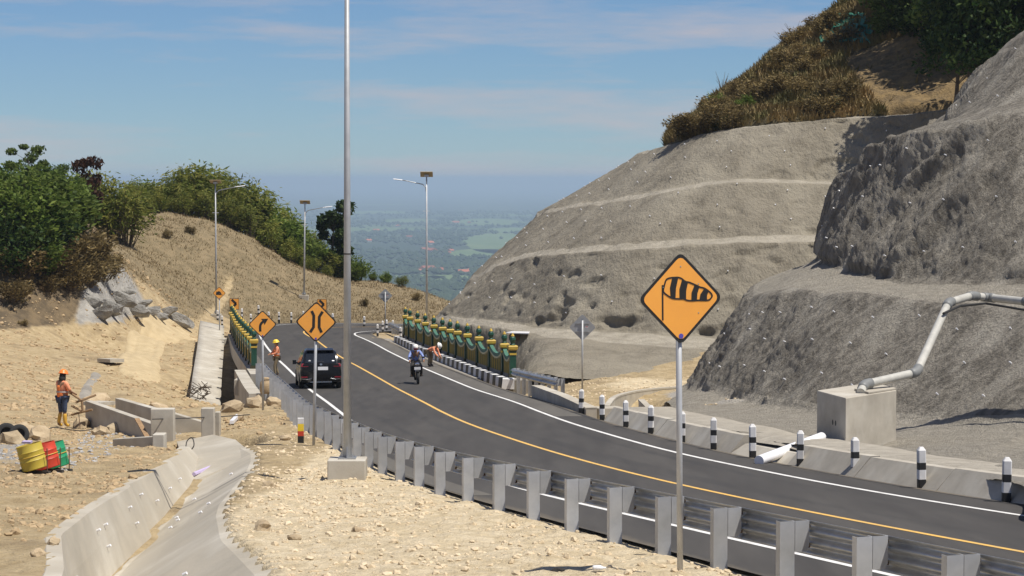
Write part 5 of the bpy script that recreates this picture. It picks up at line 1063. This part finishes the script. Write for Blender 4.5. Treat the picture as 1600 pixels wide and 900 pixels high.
# ================================================================== SITE CLUTTER
# tipping bins on a stand: yellow, red and green drums hung on one frame
for i, (x, y, Y, mt, lb) in enumerate(((55, 746, 45.4, 'bin_yellow', 'yellow tipped litter drum standing in front of the red one'), (76, 741, 46.3, 'bin_red', 'red litter drum tilted between the yellow and green drums'), (90, 735, 47.2, 'bin_green', 'green litter drum behind the red and yellow drums'))):
    p = px(x, y, Y); z = gz(p.x, p.y); o = empty('litter_drum', (p.x, p.y, z), R(-25), lb, 'litter bin')
    tl = R(-13); m = MB(); m.lathe([(.29, .0), (.31, .02), (.31, .20), (.322, .22), (.31, .24), (.31, .42), (.322, .44), (.31, .46), (.31, .62), (.295, .62), (.29, .1), (.01, .08)], 24)
    o.scale = (.86, .86, .86); M = Euler((R(6), tl, 0)).to_matrix(); m.v = [tuple(M @ Vector(q) + Vector((0, 0, .10))) for q in m.v]; dr = m.build('drum', mt, o, smooth=True, angle=35)
    m = MB(); m.lathe([(.324, .315), (.330, .325), (.324, .335)], 24); m.v = [tuple(M @ Vector(q) + Vector((0, 0, .10))) for q in m.v]; m.build('painted_band', 'rail_gold', dr)
    m = MB(); m.box((0, 0, .035), (.86, .10, .07)); m.build('base_bar', 'iron', o)
    for s in (-1, 1): m = MB(); m.cyl((s * .36, 0, 0), (s * .36, 0, .62), .014, n=6); m.build('upright', 'rust', o)
    if i == 0: m = MB(); m.box((-.15, -.1, .76), (.22, .14, .05), (.1, 0, .3)); m.build('purple_rag', 'purple', o)
for x, y, Y, rr, lb in ((10, 690, 58.5, .28, 'old black tyre lying against the stones on the left'), (30, 689, 57.6, .26, 'second worn black tyre lying half under a stone')):
    p = px(x, y, Y); z = gz(p.x, p.y); m = MB(); m.lathe([(rr * .55, -.08), (rr * .8, -.10), (rr, -.07), (rr * 1.03, 0), (rr, .07), (rr * .8, .10), (rr * .55, .08), (rr * .6, 0)], 22)
    M = Euler((R(75), 0, R(15))).to_matrix(); m.v = [tuple(M @ Vector(q)) for q in m.v]; o = m.build('tyre', 'rubber', None, smooth=True, angle=50); o.location = (p.x, p.y, z + rr * .75); tag(o, lb, 'tyre')
def icos(n=1):
    t = (1 + 5 ** .5) / 2; v = np.array([(-1, t, 0), (1, t, 0), (-1, -t, 0), (1, -t, 0), (0, -1, t), (0, 1, t), (0, -1, -t), (0, 1, -t), (t, 0, -1), (t, 0, 1), (-t, 0, -1), (-t, 0, 1)]) / 1.9
    f = [(0, 11, 5), (0, 5, 1), (0, 1, 7), (0, 7, 10), (0, 10, 11), (1, 5, 9), (5, 11, 4), (11, 10, 2), (10, 7, 6), (7, 1, 8), (3, 9, 4), (3, 4, 2), (3, 2, 6), (3, 6, 8), (3, 8, 9), (4, 9, 5), (2, 4, 11), (6, 2, 10), (8, 6, 7), (9, 8, 1)]
    f = [list(q) for q in f]
    for _ in range(n - 1):
        v = list(map(tuple, v)); nf = []; c = {}
        def mid(a, b):
            k = (min(a, b), max(a, b))
            if k not in c: q = (np.array(v[a]) + np.array(v[b])) / 2; v.append(tuple(q / np.linalg.norm(q))); c[k] = len(v) - 1
            return c[k]
        for a, b, d in f: x, y, z = mid(a, b), mid(b, d), mid(d, a); nf += [[a, x, z], [b, y, x], [d, z, y], [x, y, z]]
        f = nf; v = np.array(v)
    return np.array(v), np.array(f)
iv, if_ = icos(2); RK = []
for k in range(6):
    d = 1 + .6 * fbm(iv[:, 0] * 1.6 + k * 9, iv[:, 1] * 1.3, iv[:, 2] * 1.3, 3); v = iv * d[:, None] * np.array([1.2, .9, .75])
    o = npmesh('rock', v, if_, 'stone'); RK.append(o.data); bpy.data.objects.remove(o)
ROCKS = [(8, 676, 60, .3), (30, 672, 61, .42), (62, 676, 60, .36), (18, 704, 55, .33), (46, 668, 62.5, .25), (410, 826, 33.3, .14), (460, 846, 31.8, .09), (84, 874, 30.6, .10), (60, 894, 29, .09), (398, 640, 74, .38), (362, 648, 72, .34), (372, 660, 69, .22), (430, 640, 76, .3), (158, 670, 63, .3), (180, 668, 64, .25), (128, 660, 66, .3), (210, 640, 70, .4), (250, 632, 74, .3), (150, 612, 88, .5), (445, 690, 58, .15), (420, 760, 43, .12), (360, 772, 41.5, .13), (900, 638, 77, .25), (880, 630, 80, .25), (870, 628, 81, .2), (990, 625, 82, .2), (1420, 690, 56, .12), (1500, 700, 54, .14), (240, 880, 29, .12), (560, 830, 33, .10)]
for i, (x, y, Y, s) in enumerate(ROCKS):
    p = px(x, y, Y); o = link('rock', RK[i % 6]); o.location = (p.x, p.y, gz(p.x, p.y) + s * .28); o.scale = (s, s, s); o.rotation_euler = (random.uniform(-.3, .3), random.uniform(-.3, .3), random.uniform(0, 6))
    big = s > .28; near_t = i < 5
    tag(o, 'rounded brown stone in the heap beside the old tyres' if near_t else ('large tan boulder on the dirt bank by the bridge wing wall' if 9 <= i <= 12 else ('tan stone on the gravelly shoulder above the ditch' if i in (5, 6, 19, 20, 21, 28, 29) else ('brown stone at the foot of the low concrete wall' if i in (22, 23, 24, 25) else ('loose stone on the ground below the shotcrete cliff' if i in (26, 27) else ('pale stone on the left bank of the ditch' if i in (7, 8) else 'brown stone on the dirt around the culvert walls'))))), 'rock', 'loose stones')
# sack, sticks, planks, debris
p = px(420, 627, 86); z = float(zr(86)) + .1; o = empty('sandbag', (p.x - .1, p.y, z), 0, 'upright woven sack on the concrete wing wall', 'sack'); m = MB(); m.lathe([(.22, 0), (.27, .08), (.26, .32), (.22, .46), (.12, .54), (.17, .62), (.10, .64)], 12, sy=.8); m.v = [(x + .02 * math.sin(z * 9), y, z) for x, y, z in m.v]; m.build('sack', 'sack', o, smooth=True); m = MB(); m.lathe([(.125, .53), (.135, .545), (.125, .56)], 10, sy=.8); m.build('tie', 'rubber', o)
p = px(308, 600, 115); b0 = Vector((p.x, p.y, gz(p.x, p.y))); o = empty('brushwood_bundle', b0, 0, 'dark bundle of brushwood beside the concrete apron by the bridge', 'brushwood')
for k in range(40):
    a = random.uniform(0, 6.28); c = Vector((math.cos(a) * .5, math.sin(a) * .3, .1 + random.random() * .7)); d = Vector((random.uniform(-.7, .7), random.uniform(-.4, .4), random.uniform(-.3, .4))); m = MB(); m.tube([c - d * .6, c, c + d * .6 + Vector((0, 0, .06))], .02, 5); m.build('stick', 'bark', o)
def plank(label, a, b, w_, th, mt, name='plank', cat='plank'):
    a, b = Vector(a), Vector(b); d = (b - a).normalized(); s = d.cross(Vector((0, 0, 1))).normalized() * w_ / 2; u = Vector((0, 0, th)); m = MB(); m.hexa([a - s, a + s, b - s, b + s, a - s + u, a + s + u, b - s + u, b + s + u]); return tag(m.build(name, mt), label, cat)
def gp(x, y, Y, up=.02): p = px(x, y, Y); return (p.x, p.y, gz(p.x, p.y) + up)
plank('weathered board leaning on the culvert wing wall', gp(232, 676, 60.4, .06), px(214, 655, 61.2), .14, .03, 'timber')
plank('pale concrete slab resting above the culvert wing wall', gp(143, 622, 78, .2), gp(168, 618, 79, .22), .7, .12, 'concrete', 'slab', 'slab')
plank('flat concrete slab on the dirt left of the graded track', gp(162, 560, 126, .1), gp(184, 558, 127, .1), 1.0, .2, 'concrete', 'slab', 'slab')
plank('white plastic pipe scrap on the dirt below the sandbag', gp(362, 668, 66, .03), gp(372, 652, 70, .03), .12, .1, 'pvc_white', 'pipe_scrap', 'pipe')
_p = resample(np.array([gp(104, 600, 92)[:2], gp(150, 548, 122)[:2]]), 30); tag(drape('drain_strip', _p - np.array([.28, 0]), _p + np.array([.28, 0]), .10, 'old_concrete', 4), 'long grey drain strip running up the left dirt slope', 'drain')
plank('thin plank on the ground at the worker\'s feet', gp(112, 672, 64.5, .02), gp(148, 671, 64.5, .02), .09, .03, 'timber')
for lb, pts in (('tangle of rusty wire by the culvert pillar', ((290, 708, 57), (292, 690, 57.2), (300, 684, 57.2), (303, 696, 57), (296, 706, 57))), ('bent black cable on the dirt beside the worker', ((70, 675, 62), (82, 668, 64), (100, 670, 64), (125, 673, 63.5), (150, 670, 64))), ('rope slung from the culvert pillars to the dirt bank', ((238, 655, 60.3), (300, 653, 61.5), (345, 651, 63), (390, 648, 66)))):
    m = MB(); m.tube(spline([tuple(px(*q)) for q in pts], 5), .016, 5); tag(m.build('wire', 'iron'), lb, 'wire')
p = gnd(872, 890); o = RK[2]; c = link('cloth_scrap', o.copy()); c.data.materials.clear(); c.data.materials.append(MATS['cloth_dark']); c.location = (p.x, p.y, gz(p.x, p.y) + .02); c.scale = (.085, .06, .05); tag(c, 'crumpled black cloth scrap on the gravel below the guardrail', 'rag')
p = gnd(926, 893); m = MB(); m.lathe([(.03, 0), (.035, .02), (.035, .10), (.015, .14), (.015, .17)], 10); m.v = [(z_, y_, x_ + .03) for x_, y_, z_ in m.v]; c = m.build('bottle', 'white_plastic', smooth=True); c.location = (p.x, p.y, gz(p.x, p.y) + .02); tag(c, 'small pale plastic bottle on the gravel near the black rag', 'bottle')
# ================================================================== PLANTS
def leaves(cen, ln, wd, up=.2, rng=RNG, dirs=None):
    """one rhombic leaf per centre"""
    n = len(cen); d = rng.normal(size=(n, 3)) if dirs is None else dirs + rng.normal(size=(n, 3)) * .45
    d[:, 2] += up; d /= np.linalg.norm(d, axis=1)[:, None]; s = np.cross(d, rng.normal(size=(n, 3))); s /= np.linalg.norm(s, axis=1)[:, None] + 1e-9
    L_ = (ln * (.6 + .8 * rng.random(n)))[:, None]; W_ = (wd * (.6 + .8 * rng.random(n)))[:, None]; nrm = np.cross(d, s)
    v = np.stack([cen - d * L_ * .5, cen + s * W_ * .5 + nrm * W_ * .12, cen + d * L_ * .5, cen - s * W_ * .5 + nrm * W_ * .12], 1)
    return v.reshape(-1, 3), np.arange(4 * n).reshape(-1, 4)
def bush_mesh(kind, seed, h, r, stems, per, ln, wd, arch=.5, clump=.28):
    rng = np.random.default_rng(seed); cen = []; tr = MB(); dirs = []
    for i in range(stems):
        a = rng.random() * 6.283; b = rng.random() ** .6; top = Vector((math.cos(a) * r * b, math.sin(a) * r * b, h * (1 - .45 * b * b) * rng.uniform(.75, 1.08)))
        base = Vector((math.cos(a) * r * .25 * b, math.sin(a) * r * .25 * b, -.15)); mid = base.lerp(top, .55) + Vector((0, 0, h * .12 * arch))
        tr.tube([base, mid, top], [.035, .025, .008], 4, False)
        t = rng.random(per) ** .75; P = np.array([tuple((1 - q) ** 2 * base + 2 * q * (1 - q) * mid + q * q * top) for q in (.22 + .82 * t)])
        cen.append(P + rng.normal(size=(per, 3)) * clump * (h / 4) ** .5); dirs.append(np.repeat(np.array([[math.cos(a) * .8, math.sin(a) * .8, -.25 if arch > .4 else .2]]), per, 0))
    v, f = leaves(np.concatenate(cen), ln, wd, .1, rng, np.concatenate(dirs))
    c = npmesh('crown', v, f, kind); t_ = tr.build('stems', 'bark'); out = [('crown', c.data), ('stems', t_.data)]
    bpy.data.objects.remove(c); bpy.data.objects.remove(t_); return out
def tree_mesh(kind, seed, h, cr, clumps, per, ln, trunk_frac=.45, flat=.75, cl_r=.5):
    rng = np.random.default_rng(seed); tr = MB(); cen = []; tf = h * trunk_frac; lean = Vector((rng.uniform(-.12, .12) * h, rng.uniform(-.1, .1) * h, 0))
    top = Vector((0, 0, h * .86)) + lean; tr.tube([(0, 0, -.3), lean * .3 + Vector((0, 0, tf)), top], [h * .018 + .04, h * .013 + .02, .02], 7)
    for i in range(clumps):
        a = rng.random() * 6.283; b = .25 + .75 * rng.random() ** .6; zc = tf * .8 + (h - tf * .8) * rng.random() ** .8; wd_ = cr * b * (1 - .5 * max(0, (zc - tf) / (h - tf + .01) - .5))
        p = Vector((math.cos(a) * wd_, math.sin(a) * wd_, zc)) + lean * (zc / h); s = lean * .5 * (zc / h) + Vector((0, 0, max(tf * .6, zc - cr * .6)))
        tr.tube([s, s.lerp(p, .5) + Vector((0, 0, .1)), p], [.035, .025, .01], 4, False); k = cl_r * cr * rng.uniform(.6, 1.2)
        q = rng.normal(size=(per, 3)); q /= np.linalg.norm(q, axis=1)[:, None]; q *= (rng.random(per) ** .4)[:, None] * k; q[:, 2] *= flat; cen.append(q + np.array(p))
    v, f = leaves(np.concatenate(cen), ln, ln * .55, .15, rng)
    c = npmesh('crown', v, f, kind); t_ = tr.build('trunk', 'bark'); out = [('crown', c.data), ('trunk', t_.data)]
    bpy.data.objects.remove(c); bpy.data.objects.remove(t_); return out
BAM = [bush_mesh('leaf_bamboo', 20 + i, 4.0, 1.9, 24, 80, .38, .10, .9) for i in range(4)]
GRN = [bush_mesh('leaf_green', 40 + i, 3.4, 1.9, 24, 95, .34, .18, .3, .34) for i in range(2)]
DRK = [bush_mesh('leaf_dark', 50 + i, 3.0, 1.9, 24, 90, .32, .18, .3, .36) for i in range(2)]
DRY = [bush_mesh('leaf_dry', 60 + i, 2.0, 1.4, 22, 60, .28, .10, .3, .28) for i in range(2)]
TG = [tree_mesh('leaf_green', 70 + i, 7.0, 2.6, 30, 130, .34, .22) for i in range(2)]
TD = [tree_mesh('leaf_dark', 80 + i, 8.0, 2.4, 24, 130, .36, .35) for i in range(2)]
TTALL = tree_mesh('leaf_green', 91, 7.5, 1.9, 20, 120, .30, .55, .6, .34)
TRED = tree_mesh('leaf_red', 92, 5.0, 1.5, 14, 130, .34, .35)
TLONE = tree_mesh('leaf_dark', 95, 5.0, 1.25, 18, 150, .34, .3, .9, .42)
def plant(name, meshes, x, y, Y, h_px, h0, label, cat, group=None, sx=1.0, z=None):
    p = px(x, y, Y); zz = gz(p.x, p.y) if z is None else z; s = max(.12 * h_px / F * Y, px(x, y - h_px, Y).z - zz) / h0
    o = empty(name, (p.x, p.y, zz - .05), random.uniform(0, 6.28), label, cat, group); o.scale = (s * sx, s * sx, s)
    for nm, me in meshes: link(nm, me, o)
    return o
def plant_at(name, meshes, x, y, h_px, h0, *a, **k):
    Y = hit(x, y); return plant(name, meshes, x, y, Y if Y else 150.0, h_px, h0, *a, **k)
G1 = 'shrubs along the crest of the dry hill'
crest = lambda x: float(np.interp(x, [150, 250, 340, 400, 450, 500, 545, 600, 650, 690], [340, 342, 352, 378, 408, 432, 441, 444, 452, 468]))
for x, top in ((206, 290), (222, 284), (240, 282), (258, 280), (276, 272), (296, 268), (314, 268), (330, 274), (348, 276), (366, 282), (384, 290), (402, 300), (418, 312), (434, 326), (448, 340), (462, 350), (476, 362), (490, 374), (505, 386), (520, 394), (533, 404)):
    yb = crest(x) + 4; plant('shrub', BAM[random.randrange(4)] if random.random() < .8 else GRN[0], x + random.uniform(-4, 4), yb, 199 + random.uniform(-3, 2), yb - top + 6, 4.0, 'yellow green arching shrub on the crest of the dry grass hill', 'shrub', G1, 1.15)
for x, top in ((250, 300), (285, 296), (322, 300), (356, 306), (390, 322), (424, 344), (455, 372), (484, 396), (512, 414)):
    yb = crest(x) + 12; plant('shrub', BAM[random.randrange(4)], x, yb, 194, yb - top, 4.0, 'yellow green arching shrub on the crest of the dry grass hill', 'shrub', G1, 1.1)
for x, top in ((120, 285), (138, 280), (158, 278), (178, 282), (196, 292)):
    plant('shrub', BAM[random.randrange(4)], x, 345, 176, 352 - top, 4.0, 'light green arching shrub above the shaded earth bluff', 'shrub', 'shrubs above the bluff', 1.05)
for x, yb, top in ((556, 440, 400), (584, 446, 424), (603, 446, 424), (628, 448, 430)):
    plant('shrub', GRN[0] if x != 628 else BAM[1], x, yb, 197, yb - top, 3.6, 'low green bush on the low end of the dry ridge', 'shrub', 'bushes on the low end of the ridge', 1.1)
plant('tree', TLONE, 517, 412, 199, 92, 5.0, 'lone dark green tree standing above the crest shrubs', 'tree')
plant('tree', TTALL, 55, 345, 160, 122, 7.5, 'slender tree with a flat open crown rising over the left bank', 'tree')
plant('tree', TRED, 133, 345, 166, 96, 5.0, 'small tree with dark reddish brown leaves', 'tree', sx=.7)
for i, (x, yb, top, k) in enumerate(((-12, 360, 270, 0), (12, 372, 272, 1), (34, 368, 286, 0), (62, 366, 268, 1), (84, 362, 266, 0), (104, 356, 276, 1), (-40, 380, 260, 1))):
    plant('tree', (TG if k else TD)[i % 2], x, yb, 150 + (i % 3) * 3, yb - top, 7.4, 'leafy green tree crowding the top of the left bluff', 'tree', 'trees on the left bluff', 1.1)
for i, (x, yb, Y, hp, k) in enumerate([(0, 380, 148, 95, 1), (24, 385, 147, 100, 1), (48, 385, 147, 105, 1), (72, 378, 148, 95, 1), (96, 372, 149, 88, 1), (116, 362, 152, 70, 1), (12, 415, 145, 90, 0), (40, 412, 145, 95, 1), (66, 408, 145.5, 85, 0), (92, 400, 147, 78, 1), (5, 350, 0, 80, 1), (28, 352, 0, 85, 1), (52, 350, 0, 82, 1), (76, 348, 0, 80, 1), (98, 346, 0, 72, 1), (16, 398, 0, 80, 1), (60, 395, 0, 75, 1), (100, 385, 0, 60, 1), (8, 436, 143, 70, 0), (34, 440, 142.5, 60, 2), (55, 430, 144, 70, 1), (80, 436, 144, 60, 2), (104, 420, 146, 62, 2), (126, 412, 148, 60, 2), (148, 410, 150, 50, 2), (20, 470, 141, 40, 2), (80, 462, 142.5, 40, 2), (110, 450, 144, 44, 2), (136, 446, 146, 44, 2), (160, 440, 149, 42, 2), (36, 512, 139, 14, 2), (172, 424, 151, 34, 2)]):
    plant_at('shrub', (DRK[i % 2] if k == 0 else GRN[i % 2] if k == 1 else DRY[i % 2]), x, yb, hp, (3.0, 3.4, 2.0)[k], ('dark leafy shrub on the shaded face of the left bluff', 'mid green shrub on the shaded face of the left bluff', 'dry brown shrub on the face of the left bluff')[k], 'shrub', 'shrubs on the bluff face', 1.15)
for x, y in ((569, 480), (652, 470), (262, 372), (297, 366)): plant_at('shrub', DRY[0], x, y, 15, 2.0, 'small dry bush on the grassy slope beyond the bend', 'shrub', 'bushes on the dry slope')
m = MB(); p = px(117, 350, 152); q = px(115, 322, 152); m.tube([p, p.lerp(q, .5) + Vector((.05, 0, 0)), q], [.13, .11, .08], 8); m.tube([p.lerp(q, .6), p.lerp(q, .8) + Vector((.3, 0, .1))], [.05, .02], 6); tag(m.build('tree_stump', 'bark'), 'bare dark trunk stump on the edge of the bluff', 'stump')
oc_ = None
for i in range(11):
    x = 140 + i * 13.0; y = float(np.interp(x, [136, 190, 285], [470, 448, 492])) + random.uniform(0, 34); Y = hit(x, y)
    if not Y or Y > 168: continue
    q = px(x, y, Y)
    if oc_ is None: oc_ = empty('rock_outcrop', (q.x, q.y, gz(q.x, q.y)), 0, 'pale grey rock outcrop at the foot of the shaded bluff', 'outcrop'); _om = [e_.copy() for e_ in RK]; [(_e.materials.clear(), _e.materials.append(MATS['outcrop'])) for _e in _om]
    o = link('boulder', _om[i % 6], oc_); o.location = Vector((q.x, q.y, gz(q.x, q.y))) - oc_.location; s = random.uniform(.5, .95); o.scale = (s * 1.5, s * .35, s * .8); o.rotation_euler = (random.uniform(-.4, .4), random.uniform(-.4, .4), random.uniform(-.5, .5))
# grass blades
def blades(P, h, wd, lean, rng, N_=None):
    n = len(P); a = rng.random(n) * 6.283; L_ = h * (.5 + rng.random(n)); d = np.stack([np.cos(a) * lean * rng.random(n), np.sin(a) * lean * rng.random(n), np.ones(n)], 1)
    d /= np.linalg.norm(d, axis=1)[:, None]; s = np.stack([-np.sin(a), np.cos(a), 0 * a], 1) * (wd * (.6 + .8 * rng.random(n)))[:, None]
    s = np.stack([s[:, 0] + wd * .3, s[:, 1] * .4, s[:, 2]], 1)
    return np.stack([P - s / 2, P + s / 2, P + d * L_[:, None]], 1).reshape(-1, 3), np.arange(3 * n).reshape(-1, 3)
rng = np.random.default_rng(3); n = 210000
gx_ = rng.uniform(-46, -2, n); gy_ = rng.uniform(150, 214, n); dd = rbf(gx_[None], gy_[None])[0]
cl = fbm(gx_ * .5, gy_ * .5, 2.0, 3); ok = ((gy_ > 171.5) & (gx_ > -23)) | ((gx_ < -23.5) & (gy_ > 163)) | ((dd > 3.2)); ok &= rng.random(n) < (.45 + .9 * cl) * .9 + .15
dist = np.full(n, 99.0)
for q in PC[110:]: dist = np.minimum(dist, np.hypot(gx_ - q[0], gy_ - q[1]))
ok &= dist > 6.6; gx_, gy_ = gx_[ok], gy_[ok]; gz_ = ground_z(gx_[None], gy_[None])[0]
v, f = blades(np.stack([gx_, gy_, gz_ - .03], 1), .2, .05, 1.5, rng)
tag(npmesh('dry_grass', v, f, 'dry_grass', kind='stuff'), 'dry straw coloured grass covering the hill past the bend', 'grass')
# growth on the right-hand hill: grass, scrub leaves
n = 190000; ri = rng.random(n) * (GH.shape[0] - 2) * .93 + 3; ci = rng.random(n) * (GH.shape[1] - 2); r0, c0 = ri.astype(int).clip(0, GH.shape[0] - 2), ci.astype(int); fr_, fc_ = (ri - r0).clip(0, 1)[:, None], (ci - c0)[:, None]
P = (GH[r0, c0] * (1 - fr_) + GH[r0 + 1, c0] * fr_) * (1 - fc_) + (GH[r0, c0 + 1] * (1 - fr_) + GH[r0 + 1, c0 + 1] * fr_) * fc_
br_ = bare[r0, c0]; P = P[(br_ < .4) | (rng.random(n) < .004)]
v, f = blades(P - np.array([0, 0, .05]), .48, .13, 1.4, rng)
tag(npmesh('hill_grass', v, f, 'dry_grass_hill', kind='stuff'), 'brown and olive scrub grass over the hill above the terraces', 'grass')
GHf = GH[:-12].reshape(-1, 3); qx, qy = pixel_of(GHf)
def hill_spot(x, y):
    i = int(np.argmin((qx - x) ** 2 + (qy - y) ** 2 + GHf[:, 1] * .6)); return GHf[i]
for i in range(90):
    x = rng.uniform(1060, 1600); top = float(np.interp(x, [1060, 1120, 1190, 1250, 1330, 1600], [222, 155, 120, 60, 0, -40])); low = float(np.interp(x, [1060, 1200, 1300, 1480, 1600], [222, 195, 185, 120, 60])); y = top + (low - top) * rng.random() ** .8
    if 1330 < x < 1500 and 85 < y < 185: continue
    q = hill_spot(x, y); k = 2 if rng.random() < (.85 if x < 1380 else .4) else (1 if rng.random() < .6 else 0)
    me = ((DRK, GRN, DRY)[k])[i % 2]; s = rng.uniform(.35, .8) if k == 2 else (rng.uniform(.25, .5) if x < 1380 else rng.uniform(.45, .85))
    o = empty('shrub', tuple(q - np.array([0, 0, .15])), rng.random() * 6, ('dark leafy shrub on the hill above the terraced slope', 'green scrub bush on the hill above the terraced slope', 'dry brown scrub bush on the hill above the terraced slope')[k], 'shrub', 'scrub on the hill above the terraces'); o.scale = (s * 1.25, s * 1.25, s)
    for nm, e_ in me: link(nm, e_, o)
for i, (x, y, s) in enumerate([(1400, 45, .8), (1440, 60, 1.0), (1465, 40, 1.0), (1490, 100, 1.0), (1510, 70, 1.2), (1535, 95, 1.1), (1560, 60, 1.2), (1590, 40, 1.2), (1480, 10, 1.1), (1540, 10, 1.2), (1420, 5, .9), (1600, 0, 1.1)]):
    q = hill_spot(x, y); o = empty('tree', tuple(q - np.array([0, 0, .2])), i * 1.3, 'dark shady tree in the thicket on top of the right hill', 'tree', 'trees on the right hilltop'); o.scale = (s, s, s)
    for nm, e_ in (TD[i % 2] if i % 3 else TG[0]): link(nm, e_, o)
for i, (x, y, Y, s) in enumerate(((1492, 172, 120.5, .8), (1512, 168, 119.5, 1.0), (1538, 163, 119, 1.1), (1565, 158, 119, 1.15), (1600, 150, 118.5, 1.15), (1640, 140, 118, 1.15))):
    q = px(x, y, Y); o = empty('tree', tuple(q - Vector((0, 0, .3))), i * 1.7, 'tall dark tree on the rim between the bare scar and the near cliff', 'tree', 'trees on the cliff rim'); o.scale = (s, s, s)
    for nm, e_ in TD[i % 2]: link(nm, e_, o)
for i, (x, y) in enumerate(((1128, 140), (1240, 62), (1225, 70))):
    q = hill_spot(x, y); m = MB(); rr = random.Random(i)
    for k in range(14): a = Vector((0, 0, 0)); b = Vector((rr.uniform(-.9, .9), rr.uniform(-.4, .4), rr.uniform(.5, 1.5))); m.tube([a, b * .5 + Vector((0, 0, .15)), b], [.03, .02, .008], 4)
    o = empty('bare_bush', tuple(q - np.array([0, 0, .1])), 0, 'leafless twiggy bush against the sky on the right hill edge', 'bush', 'leafless bushes on the hill edge'); m.build('twigs', 'bark', o)
# green erosion netting
for (xa, ya, xb, yb, lb, w0) in ((1280, 52, 1360, 50, 'green erosion net pegged high on the right hill', 5), (1300, 180, 1318, 150, 'narrow strip of green netting beside the bare earth scar', 1)):
    cols = []; nu, nv = 26, 12
    for i in range(nu):
        row = []
        for j in range(nv):
            x = xa + (xb - xa) * i / (nu - 1); y = ya + (yb - ya) * i / (nu - 1) + (j / (nv - 1) - .5) * (46 if w0 == 5 else 14); q = hill_spot(x, y); row.append(q + np.array([0, -.28, .30]) + rng.normal(size=3) * .05)
        cols.append(row)
    v = np.array(cols); f = gridfaces(nu, nv); f = f[rng.random(len(f)) < .62]; tag(npmesh('erosion_net', v.reshape(-1, 3), f, 'net_green'), lb, 'net')
# gravel and clods
def scatter(name, P, size, m, label):
    v0, f0 = icos(1); n = len(P); s = size[:, None] * (.7 + .6 * rng.random((n, 3))); s[:, 2] *= .7; V_ = v0[None] * (1 + .35 * (rng.random((n, 12, 1)) - .5)) * s[:, None, :]
    a = rng.random(n) * 6.28; c, sn = np.cos(a)[:, None], np.sin(a)[:, None]; V_ = np.stack([V_[..., 0] * c - V_[..., 1] * sn, V_[..., 0] * sn + V_[..., 1] * c, V_[..., 2]], 2) + P[:, None, :]
    return tag(npmesh(name, V_.reshape(-1, 3), (f0[None] + (np.arange(n) * 12)[:, None, None]).reshape(-1, 3), m, kind='stuff'), label, 'gravel')
def zone(n, x0, x1, y0, y1, keep): X = rng.uniform(x0, x1, n); Y = rng.uniform(y0, y1, n); k = keep(X, Y); X, Y = X[k], Y[k]; return np.stack([X, Y, ground_z(X[None], Y[None])[0]], 1)
inD = lambda X, Y: (X > ditch(Y)[0] - .1) & (X < ditch(Y)[2] + .05) & (Y < 56)
clump = lambda X, Y: rng.random(len(X)) < np.clip(.5 + 1.3 * fbm(X * .5, Y * .5, 7.0, 3), .05, 1)
P = zone(22000, -8, 5, 25, 74, lambda X, Y: (X < xL(Y) - 1.75) & (X > ditch(Y)[2] + .05) & clump(X, Y)); scatter('gravel', P, .012 + .05 * rng.random(len(P)) ** 4 + .01, 'gravel', 'pale limestone gravel strewn over the shoulder by the guardrail')
P = zone(30000, -20, -7, 26, 70, lambda X, Y: ~inD(X, Y) & (X < ditch(Y)[0] + 30 * (Y > 56)) & clump(X, Y)); scatter('clods', P, .014 + .085 * rng.random(len(P)) ** 4, 'clod', 'brown clods and stones scattered on the left work area')
P = zone(24000, -36, -12, 70, 165, lambda X, Y: ((X < xL(Y) - 3.2)) & clump(X, Y)); scatter('clods', P, .035 + .15 * rng.random(len(P)) ** 4, 'clod', 'small stones scattered over the far dirt slope and track')
P = zone(4000, -12.4, -9.6, 46, 65, lambda X, Y: clump(X, Y)); scatter('rubble', P, .015 + .06 * rng.random(len(P)) ** 3, 'grey_gravel', 'grey crushed stone spilled beside the culvert walls')
P = zone(5000, 2, 12, 74, 98, lambda X, Y: (X > xR(Y) + 1.4) & clump(X, Y)); scatter('gravel', P, .015 + .07 * rng.random(len(P)) ** 4, 'gravel', 'pale gravel on the flat below the terraced slope')
